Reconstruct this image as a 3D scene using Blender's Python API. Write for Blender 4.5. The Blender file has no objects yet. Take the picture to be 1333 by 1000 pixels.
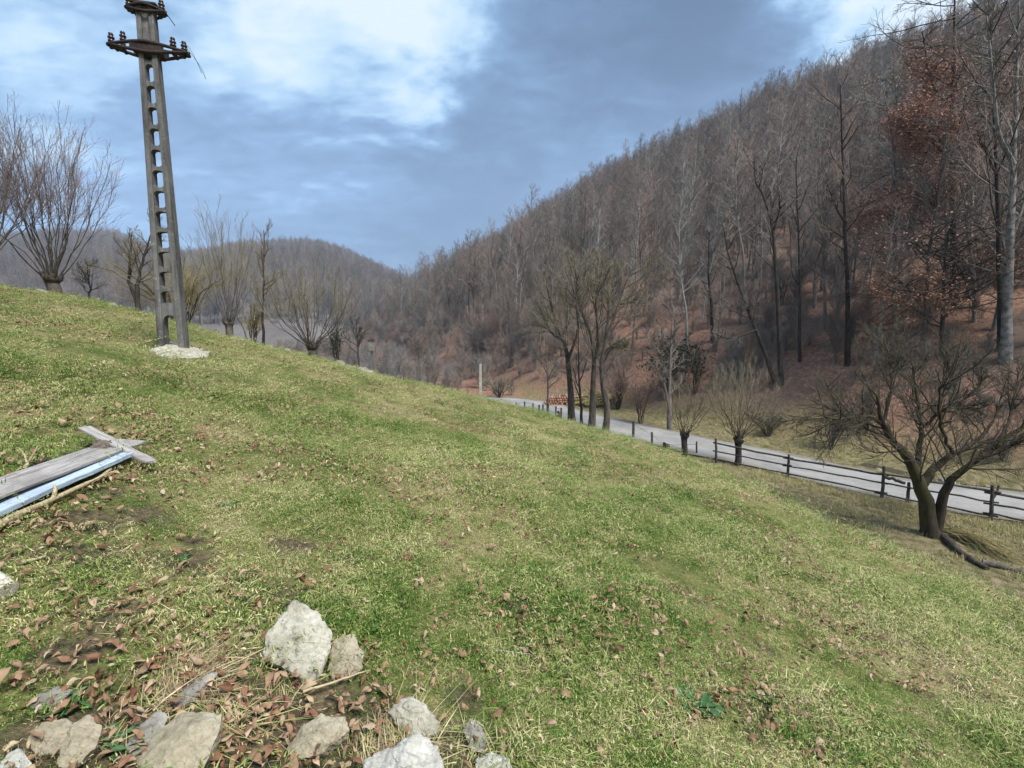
import bpy, bmesh, math, random
import numpy as np
from mathutils import Vector, Matrix, noise as mnoise

rng = np.random.default_rng(11)
random.seed(5)
scene = bpy.context.scene
C = scene.collection
rad = math.radians

# ------------------------------------------------------------------ camera model (photo pixels 1333 x 1000)
FPX = 620.0
PITCH = rad(6.7)
CP, SP = math.cos(PITCH), math.sin(PITCH)


def ray(px, py):
    cx = (px - 666.5) / FPX
    cy = (500.0 - py) / FPX
    return np.array([cx, CP + cy * SP, -SP + cy * CP])


def at_depth(px, py, y):
    d = ray(px, py)
    return d * (y / d[1])


# ------------------------------------------------------------------ numpy value noise
_perm = np.random.default_rng(3).random((256, 256))


def vnoise(x, y):
    xi = np.floor(x).astype(int)
    yi = np.floor(y).astype(int)
    fx = x - xi
    fy = y - yi
    fx = fx * fx * (3 - 2 * fx)
    fy = fy * fy * (3 - 2 * fy)
    a = _perm[xi & 255, yi & 255]
    b = _perm[(xi + 1) & 255, yi & 255]
    c = _perm[xi & 255, (yi + 1) & 255]
    d = _perm[(xi + 1) & 255, (yi + 1) & 255]
    return (a * (1 - fx) + b * fx) * (1 - fy) + (c * (1 - fx) + d * fx) * fy - 0.5


def fbm(x, y, o=4):
    s = 0
    a = 1.0
    for i in range(o):
        s = s + a * vnoise(x * 2 ** i + 17.3 * i, y * 2 ** i - 9.1 * i)
        a *= 0.5
    return s


def sstep(a, b, x):
    t = np.clip((x - a) / (b - a), 0, 1)
    return t * t * (3 - 2 * t)


def smax(a, b, k):
    return 0.5 * (a + b + np.sqrt((a - b) ** 2 + k * k))


# ------------------------------------------------------------------ terrain
EYE = 1.6
SA, SB = -0.25, -0.09
crest_px = [-260, -120, 0, 100, 200, 300, 400, 500, 600, 680, 760, 850, 900, 1000, 1100, 1200, 1333, 1500]
crest_py = [325, 350, 373, 389, 413, 440, 466, 490, 513, 532, 557, 585, 603, 650, 698, 738, 792, 860]
crest_y = [14, 15.5, 17, 19, 20, 21, 21.5, 22, 22, 21, 19.5, 17, 15.5, 12.5, 10.2, 8.8, 7.6, 6.4]
_th, _rc, _zc = [], [], []
for a, b, c in zip(crest_px, crest_py, crest_y):
    p = at_depth(a, b, c)
    _th.append(math.atan2(p[0], p[1]))
    _rc.append(math.hypot(p[0], p[1]))
    _zc.append(p[2])
for t in np.linspace(rad(75), rad(180), 8):
    _th.append(t)
    _rc.append(11.0)
    _zc.append(-EYE + 11.0 * (SA * math.sin(t) + SB * math.cos(t)) - 0.5)
for t in np.linspace(rad(-80), rad(-180), 8):
    _th.insert(0, t)
    _rc.insert(0, 22.0)
    _zc.insert(0, -EYE + 22.0 * (SA * math.sin(t) + SB * math.cos(t)) * 0.7)
TH = np.linspace(-math.pi, math.pi, 721)
RC = np.interp(TH, _th, _rc)
ZC = np.interp(TH, _th, _zc)
ker = np.exp(-0.5 * (np.arange(-10, 11) / 3.5) ** 2)
ker /= ker.sum()
RC = np.convolve(np.pad(RC, 10, mode='edge'), ker, 'valid')
ZC = np.convolve(np.pad(ZC, 10, mode='edge'), ker, 'valid')
ZV = -6.9                                     # valley floor

road_px = [(1333, 662), (1200, 645), (1100, 624), (1000, 600), (930, 586), (880, 575), (800, 556.5), (740, 541), (690, 527.5)]
road_pts = []
for a, b in road_px:
    d = ray(a, b)
    road_pts.append(d[:2] * (ZV / d[2]))
d0 = road_pts[0] - road_pts[1]
d0 /= np.linalg.norm(d0)
road_pts = [road_pts[0] + d0 * 14 + np.array([3, 2]), road_pts[0] + d0 * 6] + road_pts
e = road_pts[-1] - road_pts[-2]
e /= np.linalg.norm(e)
q_ = road_pts[-1]
road_pts += [q_ + np.array([-5.0, 3.0]), q_ + np.array([-14.0, 3.6]), q_ + np.array([-30.0, 3.0]), q_ + np.array([-60.0, 0.0])]
road_pts = np.array(road_pts)


def resample(P, n):
    P = np.asarray(P, float)
    # Catmull-Rom through the points
    Q = np.vstack([2 * P[0] - P[1], P, 2 * P[-1] - P[-2]])
    m = len(P) - 1
    u = np.linspace(0, m - 1e-6, n)
    i = u.astype(int)
    t = (u - i)[:, None]
    p0, p1, p2, p3 = Q[i], Q[i + 1], Q[i + 2], Q[i + 3]
    return 0.5 * (2 * p1 + (p2 - p0) * t + (2 * p0 - 5 * p1 + 4 * p2 - p3) * t ** 2 + (3 * p1 - p0 - 3 * p2 + p3) * t ** 3)


ROAD = resample(road_pts, 160)


STREAM = resample(np.array([ray(a, b_)[:2] * (ZV / ray(a, b_)[2]) for a, b_ in [(1460, 655), (1333, 637), (1275, 631), (1225, 624), (1170, 611), (1120, 600)]]), 40)


def stream_cut(x, y):
    d = np.full(np.shape(x), 9.0)
    m = (x > 8) & (x < 60) & (y > 5) & (y < 40)
    if m.any():
        dd = np.min(np.hypot(x[m][:, None] - STREAM[None, :, 0], y[m][:, None] - STREAM[None, :, 1]), 1)
        d[m] = dd
    return .42 * np.exp(-(d / .65) ** 2)


def road_dist(x, y):
    x = np.asarray(x, float)
    y = np.asarray(y, float)
    best = np.full(x.shape, 1e9)
    m = (np.abs(x) < 80) & (y > -20) & (y < 120)
    if m.any():
        xs, ys = x[m], y[m]
        b = np.full(xs.shape, 1e9)
        R2 = ROAD[::2]
        for i in range(len(R2) - 1):
            ax, ay = R2[i]
            bx, by = R2[i + 1]
            dx, dy = bx - ax, by - ay
            t = np.clip(((xs - ax) * dx + (ys - ay) * dy) / (dx * dx + dy * dy), 0, 1)
            b = np.minimum(b, np.hypot(xs - ax - t * dx, ys - ay - t * dy))
        best[m] = b
    return best


# main hill: ridge line .917x + .4y = S_R
NX, NY = 0.917, 0.400
S_R = 185.0
ridge_px = [(480, 425), (540, 397), (600, 358), (650, 335), (690, 308), (740, 279), (790, 250), (850, 230), (900, 206), (950, 176), (1010, 152), (1060, 136),
            (1130, 108), (1200, 85), (1270, 60), (1333, 42), (1500, -30)]
_t, _H = [], []
for a, b in ridge_px:
    d = ray(a, b)
    u, v = d[0] / d[1], d[2] / d[1]
    y = S_R / (NX * u + NY)
    _t.append(-NY * u * y + NX * y)
    _H.append(v * y)
_ru = [ray(a, b)[0] / ray(a, b)[1] for a, b in ridge_px]
_rv = [ray(a, b)[2] / ray(a, b)[1] for a, b in ridge_px]
_o = np.argsort(_t)
_t = np.array(_t)[_o]
_H = np.array(_H)[_o]


def foot_s(t):
    return np.interp(t, [-40, 5, 11, 34, 44, 80, 200], [34, 31.5, 29.8, 24, 20.5, 18, 16])


far_px = [(-300, 300), (-100, 318), (0, 322), (60, 317), (150, 317), (215, 343), (262, 343), (310, 331), (400, 329), (440, 340), (480, 356), (530, 382), (570, 410), (620, 450), (800, 470)]
_fu, _fv = [], []
for a, b in far_px:
    d = ray(a, b)
    _fu.append(d[0] / d[1])
    _fv.append(d[2] / d[1])
far2_px = [(-300, 380), (300, 380), (450, 372), (520, 362), (560, 360), (600, 366), (680, 380), (900, 400)]
_gu, _gv = [], []
for a, b in far2_px:
    d = ray(a, b)
    _gu.append(d[0] / d[1])
    _gv.append(d[2] / d[1])


def hill_h(x, y):
    s = NX * x + NY * y
    t = -NY * x + NX * y
    fs = foot_s(t)
    H = np.interp(t, _t, _H)
    q = (s - fs) / (S_R - fs)
    prof = np.where(q < 1, q, 1 - (q - 1) * 0.8)
    prof = prof + 0.035 * (1 - np.exp(-np.clip(q, 0, 1) * 22)) * np.clip(1 - q, 0, 1)
    prof = np.where(q < 0, q * 1.2, prof)
    n = 3.0 * fbm(x / 45.0, y / 45.0, 3) * sstep(0.03, 0.2, q) * sstep(1.0, 0.75, q) * 2.0 + 0.5 * fbm(x / 6.0, y / 6.0, 3) * sstep(0.0, 0.05, q)
    z = ZV + (H - ZV) * prof + n
    # the slope stays below the line of the ridge itself
    yy = np.maximum(y, 1.0)
    lim = np.interp(x / yy, _ru, _rv) * yy - 5.0 * np.clip(1 - q, 0, 1) - .3
    cap = -smax(-z, -lim, 2.0)
    return np.where((y > 20) & (q > .2) & (q <= 1.0), cap, np.where(q > 1.0, np.minimum(z, lim), z))


def far_h(x, y):
    yy = np.maximum(y, 1.0)
    u = np.clip(x / yy, -3, 3)
    v = np.interp(u, _fu, _fv)
    Y0, Y1 = 190.0, 760.0
    q = (y - Y0) / (Y1 - Y0)
    top = v * Y1 + 10
    prof = np.where(q < 1, q ** 1 * np.ones_like(q), 1 - (q - 1) * 0.8)
    prof = np.where(q > 0, prof + 0.09 * np.sin(np.clip(q, 0, 1) * math.pi), q * 1.5)
    n = 12 * fbm(x / 140., y / 140., 4) * sstep(0, .2, q) * sstep(1.0, .8, q)
    z1 = -10 + top * prof + n
    v2 = np.interp(u, _gu, _gv)
    Z2 = 1500.0
    q2 = (y - 900) / (Z2 - 900)
    p2 = np.where(q2 < 1, q2, 1 - (q2 - 1) * 0.6)
    z2 = -10 + (v2 * Z2 + 10) * np.where(q2 < 0, q2, p2)
    return np.maximum(z1, z2)


def base_meadow(x, y):
    r = np.hypot(x, y)
    th = np.arctan2(x, y)
    rc = np.interp(th, TH, RC)
    zc = np.interp(th, TH, ZC)
    s0 = SA * np.sin(th) + SB * np.cos(th)
    m = np.where(np.abs(th) < 1.3, zc / rc, s0)
    q = np.clip(r / rc, 0, 1)
    h00 = 2 * q ** 3 - 3 * q ** 2 + 1
    h10 = q ** 3 - 2 * q ** 2 + q
    h01 = -2 * q ** 3 + 3 * q ** 2
    h11 = q ** 3 - q ** 2
    zi = h00 * (-EYE) + h10 * rc * s0 + h01 * zc + h11 * rc * m
    d = np.maximum(r - rc, 0)
    k = np.where(th > 0.1, 0.035, 0.02)
    lim = np.where(th > 0.1, 0.5, 0.34)
    front = sstep(1.7, 1.2, np.abs(th))
    lim = lim * front + (-m) * (1 - front)
    k = k * front
    d1 = np.maximum((m + lim) / (2 * k + 1e-6), 0.0)
    zo = np.where(d < d1, zc + m * d - k * d * d, zc + m * d1 - k * d1 * d1 - lim * (d - d1))
    return np.where(r < rc, zi, zo)


def height(x, y, detail=True):
    x = np.asarray(x, float)
    y = np.asarray(y, float)
    z = base_meadow(x, y)
    if detail:
        nz = 0.13 * fbm(x / 3.1, y / 3.1, 3) + 0.085 * fbm(x / 0.8 + 5, y / 0.8, 3)
        z = z + nz * sstep(1.2, 3.0, np.hypot(x, y))
    s = NX * x + NY * y
    rd = road_dist(x, y)
    vf = ZV + (0.25 * fbm(x / 7.0, y / 7.0, 4) + (0.05 * fbm(x / .8, y / .8, 2) if detail else 0)) * sstep(2.2, 5.0, rd)
    vf = vf - stream_cut(x, y)
    # the river bends away to the left far up the valley
    vf = vf - 3 * sstep(60, 250, np.hypot(x, y))
    z = smax(z, vf, 0.25)
    h = hill_h(x, y)
    z = smax(z, h, 0.6)
    z = np.where(y > 150, smax(z, far_h(x, y), 2.0), z)
    z = np.where(rd < 2.6, np.minimum(z, ZV + 0.10 + 0 * z), z)
    return z


def H1(x, y, detail=True):
    return float(height(np.array([x]), np.array([y]), detail)[0])


def ground_at(px, py, rmin=1.2, rmax=900):
    """where the view of the photo's pixel meets the ground (world point)"""
    d = ray(px, py)
    d = d / math.hypot(d[0], d[1])
    rs = np.exp(np.linspace(math.log(rmin), math.log(rmax), 3000))
    g = height(d[0] * rs, d[1] * rs)
    f = d[2] * rs - g
    i = np.argmax(f < 0)
    if f[i] >= 0:
        i = len(rs) - 1
    if i > 0:
        t = f[i - 1] / (f[i - 1] - f[i] + 1e-12)
        r = rs[i - 1] + t * (rs[i] - rs[i - 1])
    else:
        r = rs[0]
    x, y = d[0] * r, d[1] * r
    return np.array([x, y, H1(x, y)])


def behind_crest(px, extra):
    d = ray(px, 430)
    th = math.atan2(d[0], d[1])
    r = np.interp(th, TH, RC) + extra
    x, y = r * math.sin(th), r * math.cos(th)
    return np.array([x, y, H1(x, y)])


# ------------------------------------------------------------------ mesh helpers
class Geo:
    def __init__(self):
        self.v, self.q, self.t, self.n = [], [], [], 0
        self.attr = []

    def add(self, v, f, a=None):
        v = np.asarray(v, float).reshape(-1, 3)
        f = np.asarray(f, int)
        self.v.append(v)
        if len(f):
            (self.q if f.shape[1] == 4 else self.t).append(f + self.n)
        self.attr.append(np.full(len(v), 0.5) if a is None else np.asarray(a, float))
        self.n += len(v)
        return self

    def merge(self, o):
        for v, a in zip(o.v, o.attr):
            self.v.append(v)
            self.attr.append(a)
        for f in o.q:
            self.q.append(f + self.n)
        for f in o.t:
            self.t.append(f + self.n)
        self.n += o.n
        return self

    def mesh(self, name, mat=None, smooth=True, attr=None):
        me = bpy.data.meshes.new(name)
        V = np.vstack(self.v) if self.v else np.zeros((0, 3))
        q = np.vstack(self.q) if self.q else np.zeros((0, 4), int)
        t = np.vstack(self.t) if self.t else np.zeros((0, 3), int)
        me.vertices.add(len(V))
        me.vertices.foreach_set('co', V.astype(np.float32).ravel())
        nl = q.size + t.size
        me.loops.add(nl)
        me.loops.foreach_set('vertex_index', np.concatenate([q.ravel(), t.ravel()]).astype(np.int32))
        me.polygons.add(len(q) + len(t))
        starts = np.concatenate([np.arange(len(q)) * 4, q.size + np.arange(len(t)) * 3]).astype(np.int32)
        me.polygons.foreach_set('loop_start', starts)
        me.polygons.foreach_set('use_smooth', np.full(len(starts), smooth))
        if attr:
            at = me.attributes.new(attr, 'FLOAT', 'POINT')
            at.data.foreach_set('value', np.concatenate(self.attr).astype(np.float32))
        me.update(calc_edges=True)
        me.validate()
        if mat:
            me.materials.append(mat)
        return me


def link(name, me, parent=None, loc=None):
    o = bpy.data.objects.new(name, me)
    C.objects.link(o)
    if parent is not None:
        o.parent = parent
    if loc is not None:
        o.location = loc
    return o


def tag(o, label=None, cat=None, group=None, kind=None):
    if label:
        o['label'] = label
    if cat:
        o['category'] = cat
    if group:
        o['group'] = group
    if kind:
        o['kind'] = kind
    return o


def thing(name, label, cat, loc=(0, 0, 0), rotz=0, group=None):
    o = bpy.data.objects.new(name, None)
    C.objects.link(o)
    o.location = loc
    o.rotation_euler = (0, 0, rotz)
    o.empty_display_size = 0.2
    return tag(o, label, cat, group)


def norm(a):
    return a / (np.linalg.norm(a, axis=-1, keepdims=True) + 1e-12)


def tubes(P, R, k=4, cap=False):
    """P (B,n,3), R (B,n) -> Geo of B tubes"""
    P = np.asarray(P, float)
    R = np.asarray(R, float)
    if P.ndim == 2:
        P, R = P[None], R[None]
    B, n, _ = P.shape
    T = norm(np.gradient(P, axis=1))
    md = norm(P[:, -1] - P[:, 0])
    ref = np.where(np.abs(md[:, 2:3]) < 0.7, np.array([[0, 0, 1.0]]), np.array([[1.0, 0.2, 0]]))
    ref = np.repeat(norm(ref)[:, None, :], n, 1)
    N1 = norm(np.cross(T, ref))
    N2 = np.cross(T, N1)
    a = np.arange(k) * 2 * math.pi / k
    V = P[:, :, None, :] + R[:, :, None, None] * (np.cos(a)[None, None, :, None] * N1[:, :, None, :] + np.sin(a)[None, None, :, None] * N2[:, :, None, :])
    b = (np.arange(B) * n * k)[:, None, None]
    i = (np.arange(n - 1) * k)[None, :, None]
    j = np.arange(k)[None, None, :]
    j2 = (np.arange(k) + 1) % k
    j2 = j2[None, None, :]
    F = np.stack([b + i + j, b + i + j2, b + i + k + j2, b + i + k + j], -1).reshape(-1, 4)
    g = Geo()
    g.add(V.reshape(-1, 3), F)
    if cap:
        for bb in range(B):
            for ring, c in ((0, P[bb, 0]), (n - 1, P[bb, -1])):
                s = bb * n * k + ring * k
                cv = V[bb, ring]
                vs = np.vstack([cv, c[None]])
                tri = [[x, (x + 1) % k, k] if ring else [(x + 1) % k, x, k] for x in range(k)]
                g.add(vs, np.array(tri))
    return g


def branch(P, R, k, t0, t1, ang, lenf, n=4, rmax=0.05, tip=0.006, up=0.0, jit=0.12, rr=None, angv=10, falloff=0.5, lenabs=None, flat=0.0, out=None):
    """k child branches off every branch of P"""
    rg = rr or rng
    B, n0, _ = P.shape
    L = np.linalg.norm(np.diff(P, axis=1), axis=2).sum(1)
    pi = np.repeat(np.arange(B), k)
    M = len(pi)
    t = t0 + (t1 - t0) * ((np.tile(np.arange(k), B) + rg.random(M)) / k)
    f = t * (n0 - 1)
    i = np.minimum(f.astype(int), n0 - 2)
    w = (f - i)[:, None]
    pos = P[pi, i] * (1 - w) + P[pi, i + 1] * w
    rad_ = R[pi, i] * (1 - w[:, 0]) + R[pi, i + 1] * w[:, 0]
    tan = norm(P[pi, i + 1] - P[pi, i])
    ph = np.radians(ang + angv * rg.standard_normal(M))
    rv = rg.standard_normal((M, 3))
    if out is not None:
        rv = rv + out
    if flat:
        rv[:, 2] *= (1 - flat)
    per = norm(rv - (rv * tan).sum(1, keepdims=True) * tan)
    d = norm(tan * np.cos(ph)[:, None] + per * np.sin(ph)[:, None])
    Lc = (lenabs if lenabs is not None else L[pi] * lenf) * (1 - falloff * (t - t0) / max(t1 - t0, 1e-6)) * rg.uniform(0.65, 1.25, M)
    Q = np.zeros((M, n, 3))
    Q[:, 0] = pos
    for j in range(1, n):
        Q[:, j] = Q[:, j - 1] + d * (Lc / (n - 1))[:, None]
        d = norm(d + np.array([0, 0, up]) + jit * rg.standard_normal((M, 3)))
    r0 = np.minimum(rad_ * 0.75, rmax)
    r0 = np.maximum(r0, tip)
    RR = r0[:, None] + (tip - r0[:, None]) * np.linspace(0, 1, n)[None, :]
    return Q, RR


# ------------------------------------------------------------------ material helpers
class NT:
    def __init__(self, tree):
        self.t = tree

    def n(self, typ, **kw):
        nd = self.t.nodes.new(typ)
        for k, v in kw.items():
            if k == 'i':
                for kk, vv in v.items():
                    s = nd.inputs[kk]
                    if isinstance(vv, bpy.types.NodeSocket):
                        self.t.links.new(vv, s)
                    else:
                        s.default_value = vv
            else:
                setattr(nd, k, v)
        return nd

    def link(self, a, b):
        self.t.links.new(a, b)

    def math(self, op, a, b=None, c=None, clamp=False):
        nd = self.n('ShaderNodeMath', operation=op, use_clamp=clamp)
        for i, v in enumerate((a, b, c)):
            if v is None:
                continue
            if isinstance(v, bpy.types.NodeSocket):
                self.t.links.new(v, nd.inputs[i])
            else:
                nd.inputs[i].default_value = v
        return nd.outputs[0]

    def noise(self, vec, scale, detail=4, rough=0.55, dist=0.0, dim='3D'):
        nd = self.n('ShaderNodeTexNoise', noise_dimensions=dim)
        if vec is not None:
            self.t.links.new(vec, nd.inputs['Vector'])
        nd.inputs['Scale'].default_value = scale
        nd.inputs['Detail'].default_value = detail
        nd.inputs['Roughness'].default_value = rough
        nd.inputs['Distortion'].default_value = dist
        return nd.outputs[0]

    def ramp(self, fac, stops, interp='LINEAR'):
        nd = self.n('ShaderNodeValToRGB')
        cr = nd.color_ramp
        cr.interpolation = interp
        while len(cr.elements) > 1:
            cr.elements.remove(cr.elements[-1])
        for i, (p, c) in enumerate(stops):
            if i == 0:
                el = cr.elements[0]
                el.position = p
            else:
                el = cr.elements.new(p)
            el.color = (*c, 1) if len(c) == 3 else c
        self.t.links.new(fac, nd.inputs[0])
        return nd.outputs[0]

    def mix(self, fac, a, b, blend='MIX'):
        nd = self.n('ShaderNodeMix', data_type='RGBA', blend_type=blend)
        for s, v in ((nd.inputs[0], fac), (nd.inputs[6], a), (nd.inputs[7], b)):
            if isinstance(v, bpy.types.NodeSocket):
                self.t.links.new(v, s)
            elif isinstance(v, tuple):
                s.default_value = (*v, 1)
            else:
                s.default_value = v
        return nd.outputs[2]

    def maprange(self, v, a, b, c=0.0, d=1.0, smooth=True):
        nd = self.n('ShaderNodeMapRange', interpolation_type='SMOOTHSTEP' if smooth else 'LINEAR')
        self.t.links.new(v, nd.inputs[0])
        for i, x in enumerate((a, b, c, d)):
            nd.inputs[i + 1].default_value = x
        return nd.outputs[0]


def new_mat(name):
    m = bpy.data.materials.new(name)
    m.use_nodes = True
    m.node_tree.nodes.clear()
    nt = NT(m.node_tree)
    out = nt.n('ShaderNodeOutputMaterial')
    b = nt.n('ShaderNodeBsdfPrincipled')
    b.inputs['Roughness'].default_value = 0.85
    b.inputs['Specular IOR Level'].default_value = 0.15
    nt.link(b.outputs[0], out.inputs[0])
    return m, nt, b


def bump(nt, b, h, strength=0.5, dist=0.02):
    bp = nt.n('ShaderNodeBump')
    bp.inputs['Strength'].default_value = strength
    bp.inputs['Distance'].default_value = dist
    nt.link(h, bp.inputs['Height'])
    nt.link(bp.outputs[0], b.inputs['Normal'])


def bark(name, c1, c2, scale=6.0, c3=None, rnd=0.35, streak=(1, 1, 0.25), moss=None):
    m, nt, b = new_mat(name)
    tc = nt.n('ShaderNodeTexCoord')
    mp = nt.n('ShaderNodeMapping')
    mp.inputs['Scale'].default_value = streak
    nt.link(tc.outputs['Object'], mp.inputs[0])
    n1 = nt.noise(mp.outputs[0], scale, 5, 0.65)
    col = nt.ramp(n1, [(0.35, c1), (0.65, c2)])
    if c3 is not None:
        oi = nt.n('ShaderNodeObjectInfo')
        col = nt.mix(nt.math('MULTIPLY', oi.outputs['Random'], 1.0), col, nt.mix(0.6, col, c3))
    if moss is not None:
        geo = nt.n('ShaderNodeNewGeometry')
        n2 = nt.noise(tc.outputs['Object'], 2.2, 4, .6)
        f = nt.maprange(n2, 0.47, 0.6)
        col = nt.mix(f, col, moss)
    if rnd:
        oi = nt.n('ShaderNodeObjectInfo')
        hs = nt.n('ShaderNodeHueSaturation')
        nt.link(nt.maprange(oi.outputs['Random'], 0, 1, 1 - rnd, 1 + rnd, False), hs.inputs['Value'])
        nt.link(col, hs.inputs['Color'])
        col = hs.outputs[0]
    nt.link(col, b.inputs['Base Color'])
    bump(nt, b, n1, 0.8, 0.03)
    return m


M = {}
M['bark_grey'] = bark('bark_grey', (0.10, 0.088, 0.08), (0.24, 0.215, 0.195), 7, c3=(0.16, 0.10, 0.075))
M['bark_dark'] = bark('bark_dark', (0.025, 0.02, 0.017), (0.075, 0.062, 0.05), 8)
M['bark_willow'] = bark('bark_willow', (0.045, 0.037, 0.03), (0.13, 0.11, 0.085), 8)
M['bark_pale'] = bark('bark_pale', (0.07, 0.065, 0.058), (0.30, 0.285, 0.26), 3, rnd=0.1, streak=(1, 1, 1))
M['bark_mossy'] = bark('bark_mossy', (0.022, 0.018, 0.014), (0.075, 0.058, 0.042), 9, rnd=0, moss=(0.055, 0.05, 0.02))


def forest_bark(name, stops, val=1.0):
    # colour drifts from stand to stand and from tree to tree
    m, nt, b = new_mat(name)
    geo = nt.n('ShaderNodeNewGeometry')
    n1 = nt.noise(geo.outputs['Position'], .022, 4, .6)
    oi = nt.n('ShaderNodeObjectInfo')
    f = nt.math('ADD', nt.math('MULTIPLY', n1, .9), nt.math('MULTIPLY', nt.math('SUBTRACT', oi.outputs['Random'], .5), .5))
    col = nt.ramp(f, stops)
    hs = nt.n('ShaderNodeHueSaturation')
    r2 = nt.math('FRACT', nt.math('MULTIPLY', oi.outputs['Random'], 17.7))
    nt.link(nt.maprange(r2, 0, 1, .7 * val, 1.35 * val, False), hs.inputs['Value'])
    nt.link(col, hs.inputs['Color'])
    n2 = nt.noise(geo.outputs['Position'], 4.0, 3, .6)
    col = nt.mix(.6, hs.outputs[0], nt.ramp(n2, [(.3, (.6, .6, .6)), (.7, (1.3, 1.3, 1.3))]), 'MULTIPLY')
    nt.link(col, b.inputs['Base Color'])
    return m


M['twig_forest'] = forest_bark('twig_forest', [(.2, (.17, .165, .15)), (.38, (.215, .19, .165)), (.5, (.27, .21, .17)), (.6, (.29, .195, .155)), (.75, (.20, .20, .175))])
M['trunk_pale'] = forest_bark('trunk_pale', [(.2, (.27, .26, .235)), (.5, (.19, .175, .155)), (.8, (.30, .285, .26))])
M['trunk_mid'] = forest_bark('trunk_mid', [(.2, (.10, .09, .08)), (.5, (.15, .13, .11)), (.8, (.22, .20, .175))])
M['twig_purple'] = bark('twig_purple', (0.15, 0.115, 0.11), (0.27, 0.22, 0.21), 3, rnd=0.1, streak=(1, 1, 1))
M['twig_yellow'] = bark('twig_yellow', (0.20, 0.16, 0.075), (0.34, 0.28, 0.13), 3, rnd=0.15, streak=(1, 1, 1))
M['twig_olive'] = bark('twig_olive', (0.16, 0.135, 0.085), (0.27, 0.235, 0.16), 3, rnd=0.15, streak=(1, 1, 1))
M['twig_dark'] = bark('twig_dark', (0.06, 0.052, 0.038), (0.14, 0.12, 0.088), 3, rnd=0.1, streak=(1, 1, 1))
M['twig_red'] = bark('twig_red', (0.17, 0.11, 0.085), (0.27, 0.19, 0.15), 3, rnd=0.15, streak=(1, 1, 1))
M['wood_rail'] = bark('wood_rail', (0.035, 0.03, 0.027), (0.12, 0.102, 0.088), 9, rnd=0.2, streak=(1, 1, 1))


def leaf_mat(name, cols, trans=0.25):
    m, nt, b = new_mat(name)
    oi = nt.n('ShaderNodeObjectInfo')
    at = nt.n('ShaderNodeAttribute', attribute_name='var')
    f = nt.math('FRACT', nt.math('ADD', nt.math('MULTIPLY', oi.outputs['Random'], 7.31), at.outputs['Fac']))
    k = len(cols)
    col = nt.ramp(f, [(i / max(k - 1, 1), c) for i, c in enumerate(cols)])
    nt.link(col, b.inputs['Base Color'])
    b.inputs['Roughness'].default_value = 0.6
    return m


M['leaf_rust'] = leaf_mat('leaf_rust', [(0.30, 0.15, 0.105), (0.42, 0.235, 0.175), (0.44, 0.27, 0.205), (0.34, 0.185, 0.14)])
M['leaf_orange'] = leaf_mat('leaf_orange', [(0.17, 0.085, 0.052), (0.25, 0.13, 0.083), (0.33, 0.19, 0.125), (0.19, 0.10, 0.063)])
M['leaf_fallen'] = leaf_mat('leaf_fallen', [(0.13, 0.055, 0.03), (0.30, 0.19, 0.11), (0.20, 0.095, 0.055), (0.44, 0.34, 0.22), (0.16, 0.07, 0.04), (0.35, 0.24, 0.145), (0.10, 0.045, 0.028), (0.40, 0.29, 0.18)])
M['leaf_ivy'] = leaf_mat('leaf_ivy', [(0.012, 0.025, 0.010), (0.025, 0.045, 0.016), (0.03, 0.04, 0.02), (0.05, 0.055, 0.025)])
M['leaf_green'] = leaf_mat('leaf_green', [(0.03, 0.085, 0.025), (0.06, 0.13, 0.05), (0.09, 0.17, 0.075)])

SOILC = [(ground_at(px, py)[:2], r_) for px, py, r_ in [(250, 935, .36), (330, 930, .34), (90, 965, .24), (480, 965, .3), (610, 975, .18), (300, 985, .36), (165, 970, .25)]]


_rp = np.random.default_rng(77)
PATCH = []                                    # scuffed spots in the turf where leaves have gathered
for q in range(150):
    px_, py_ = _rp.uniform(-20, 1350), _rp.uniform(560, 1000)
    if py_ < 585 + max(0, px_ - 850) * .5:
        continue
    g_ = ground_at(px_, py_)
    PATCH.append((g_[:2], _rp.uniform(.07, .17), int(_rp.integers(4, 13))))
SOILC += [(c, r_) for c, r_, k_ in PATCH[::2]]


def soil_at(x, y):
    v = np.zeros(np.shape(x))
    w = .35 * fbm(np.asarray(x) / .25, np.asarray(y) / .25, 3)
    for c, r_ in SOILC:
        v = np.maximum(v, sstep(1.25, .55, np.hypot(x - c[0], y - c[1]) / r_ + w))
    return v


# ------------------------------------------------------------------ ground
m, nt, b = new_mat('ground_cover')
geo = nt.n('ShaderNodeNewGeometry')
pos = geo.outputs['Position']
litter = nt.n('ShaderNodeAttribute', attribute_name='litter').outputs['Fac']
bank = nt.n('ShaderNodeAttribute', attribute_name='bank').outputs['Fac']
na = nt.noise(pos, 0.55, 5, 0.6)
nb = nt.noise(pos, 3.5, 5, 0.65)
nc = nt.noise(pos, 24, 4, 0.7)
nd_ = nt.noise(pos, 75, 3, 0.7)
mixf = nt.math('ADD', nt.math('MULTIPLY', na, 0.45), nt.math('ADD', nt.math('MULTIPLY', nb, 0.35), nt.math('MULTIPLY', nc, 0.3)))
grass = nt.ramp(mixf, [(0.36, (0.045, 0.08, 0.016)), (0.47, (0.10, 0.125, 0.035)), (0.55, (0.19, 0.175, 0.07)), (0.65, (0.30, 0.25, 0.13)), (0.74, (0.17, 0.125, 0.075))])
soil = nt.ramp(nb, [(0.35, (0.055, 0.042, 0.028)), (0.65, (0.13, 0.10, 0.06))])
grass = nt.mix(nt.maprange(nt.noise(pos, 1.7, 5, .7), 0.60, 0.72), grass, soil)
fine = nt.ramp(nd_, [(0.3, (0.55, 0.55, 0.55)), (0.7, (1.35, 1.35, 1.3))])
grass = nt.mix(0.8, grass, fine, 'MULTIPLY')
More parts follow.
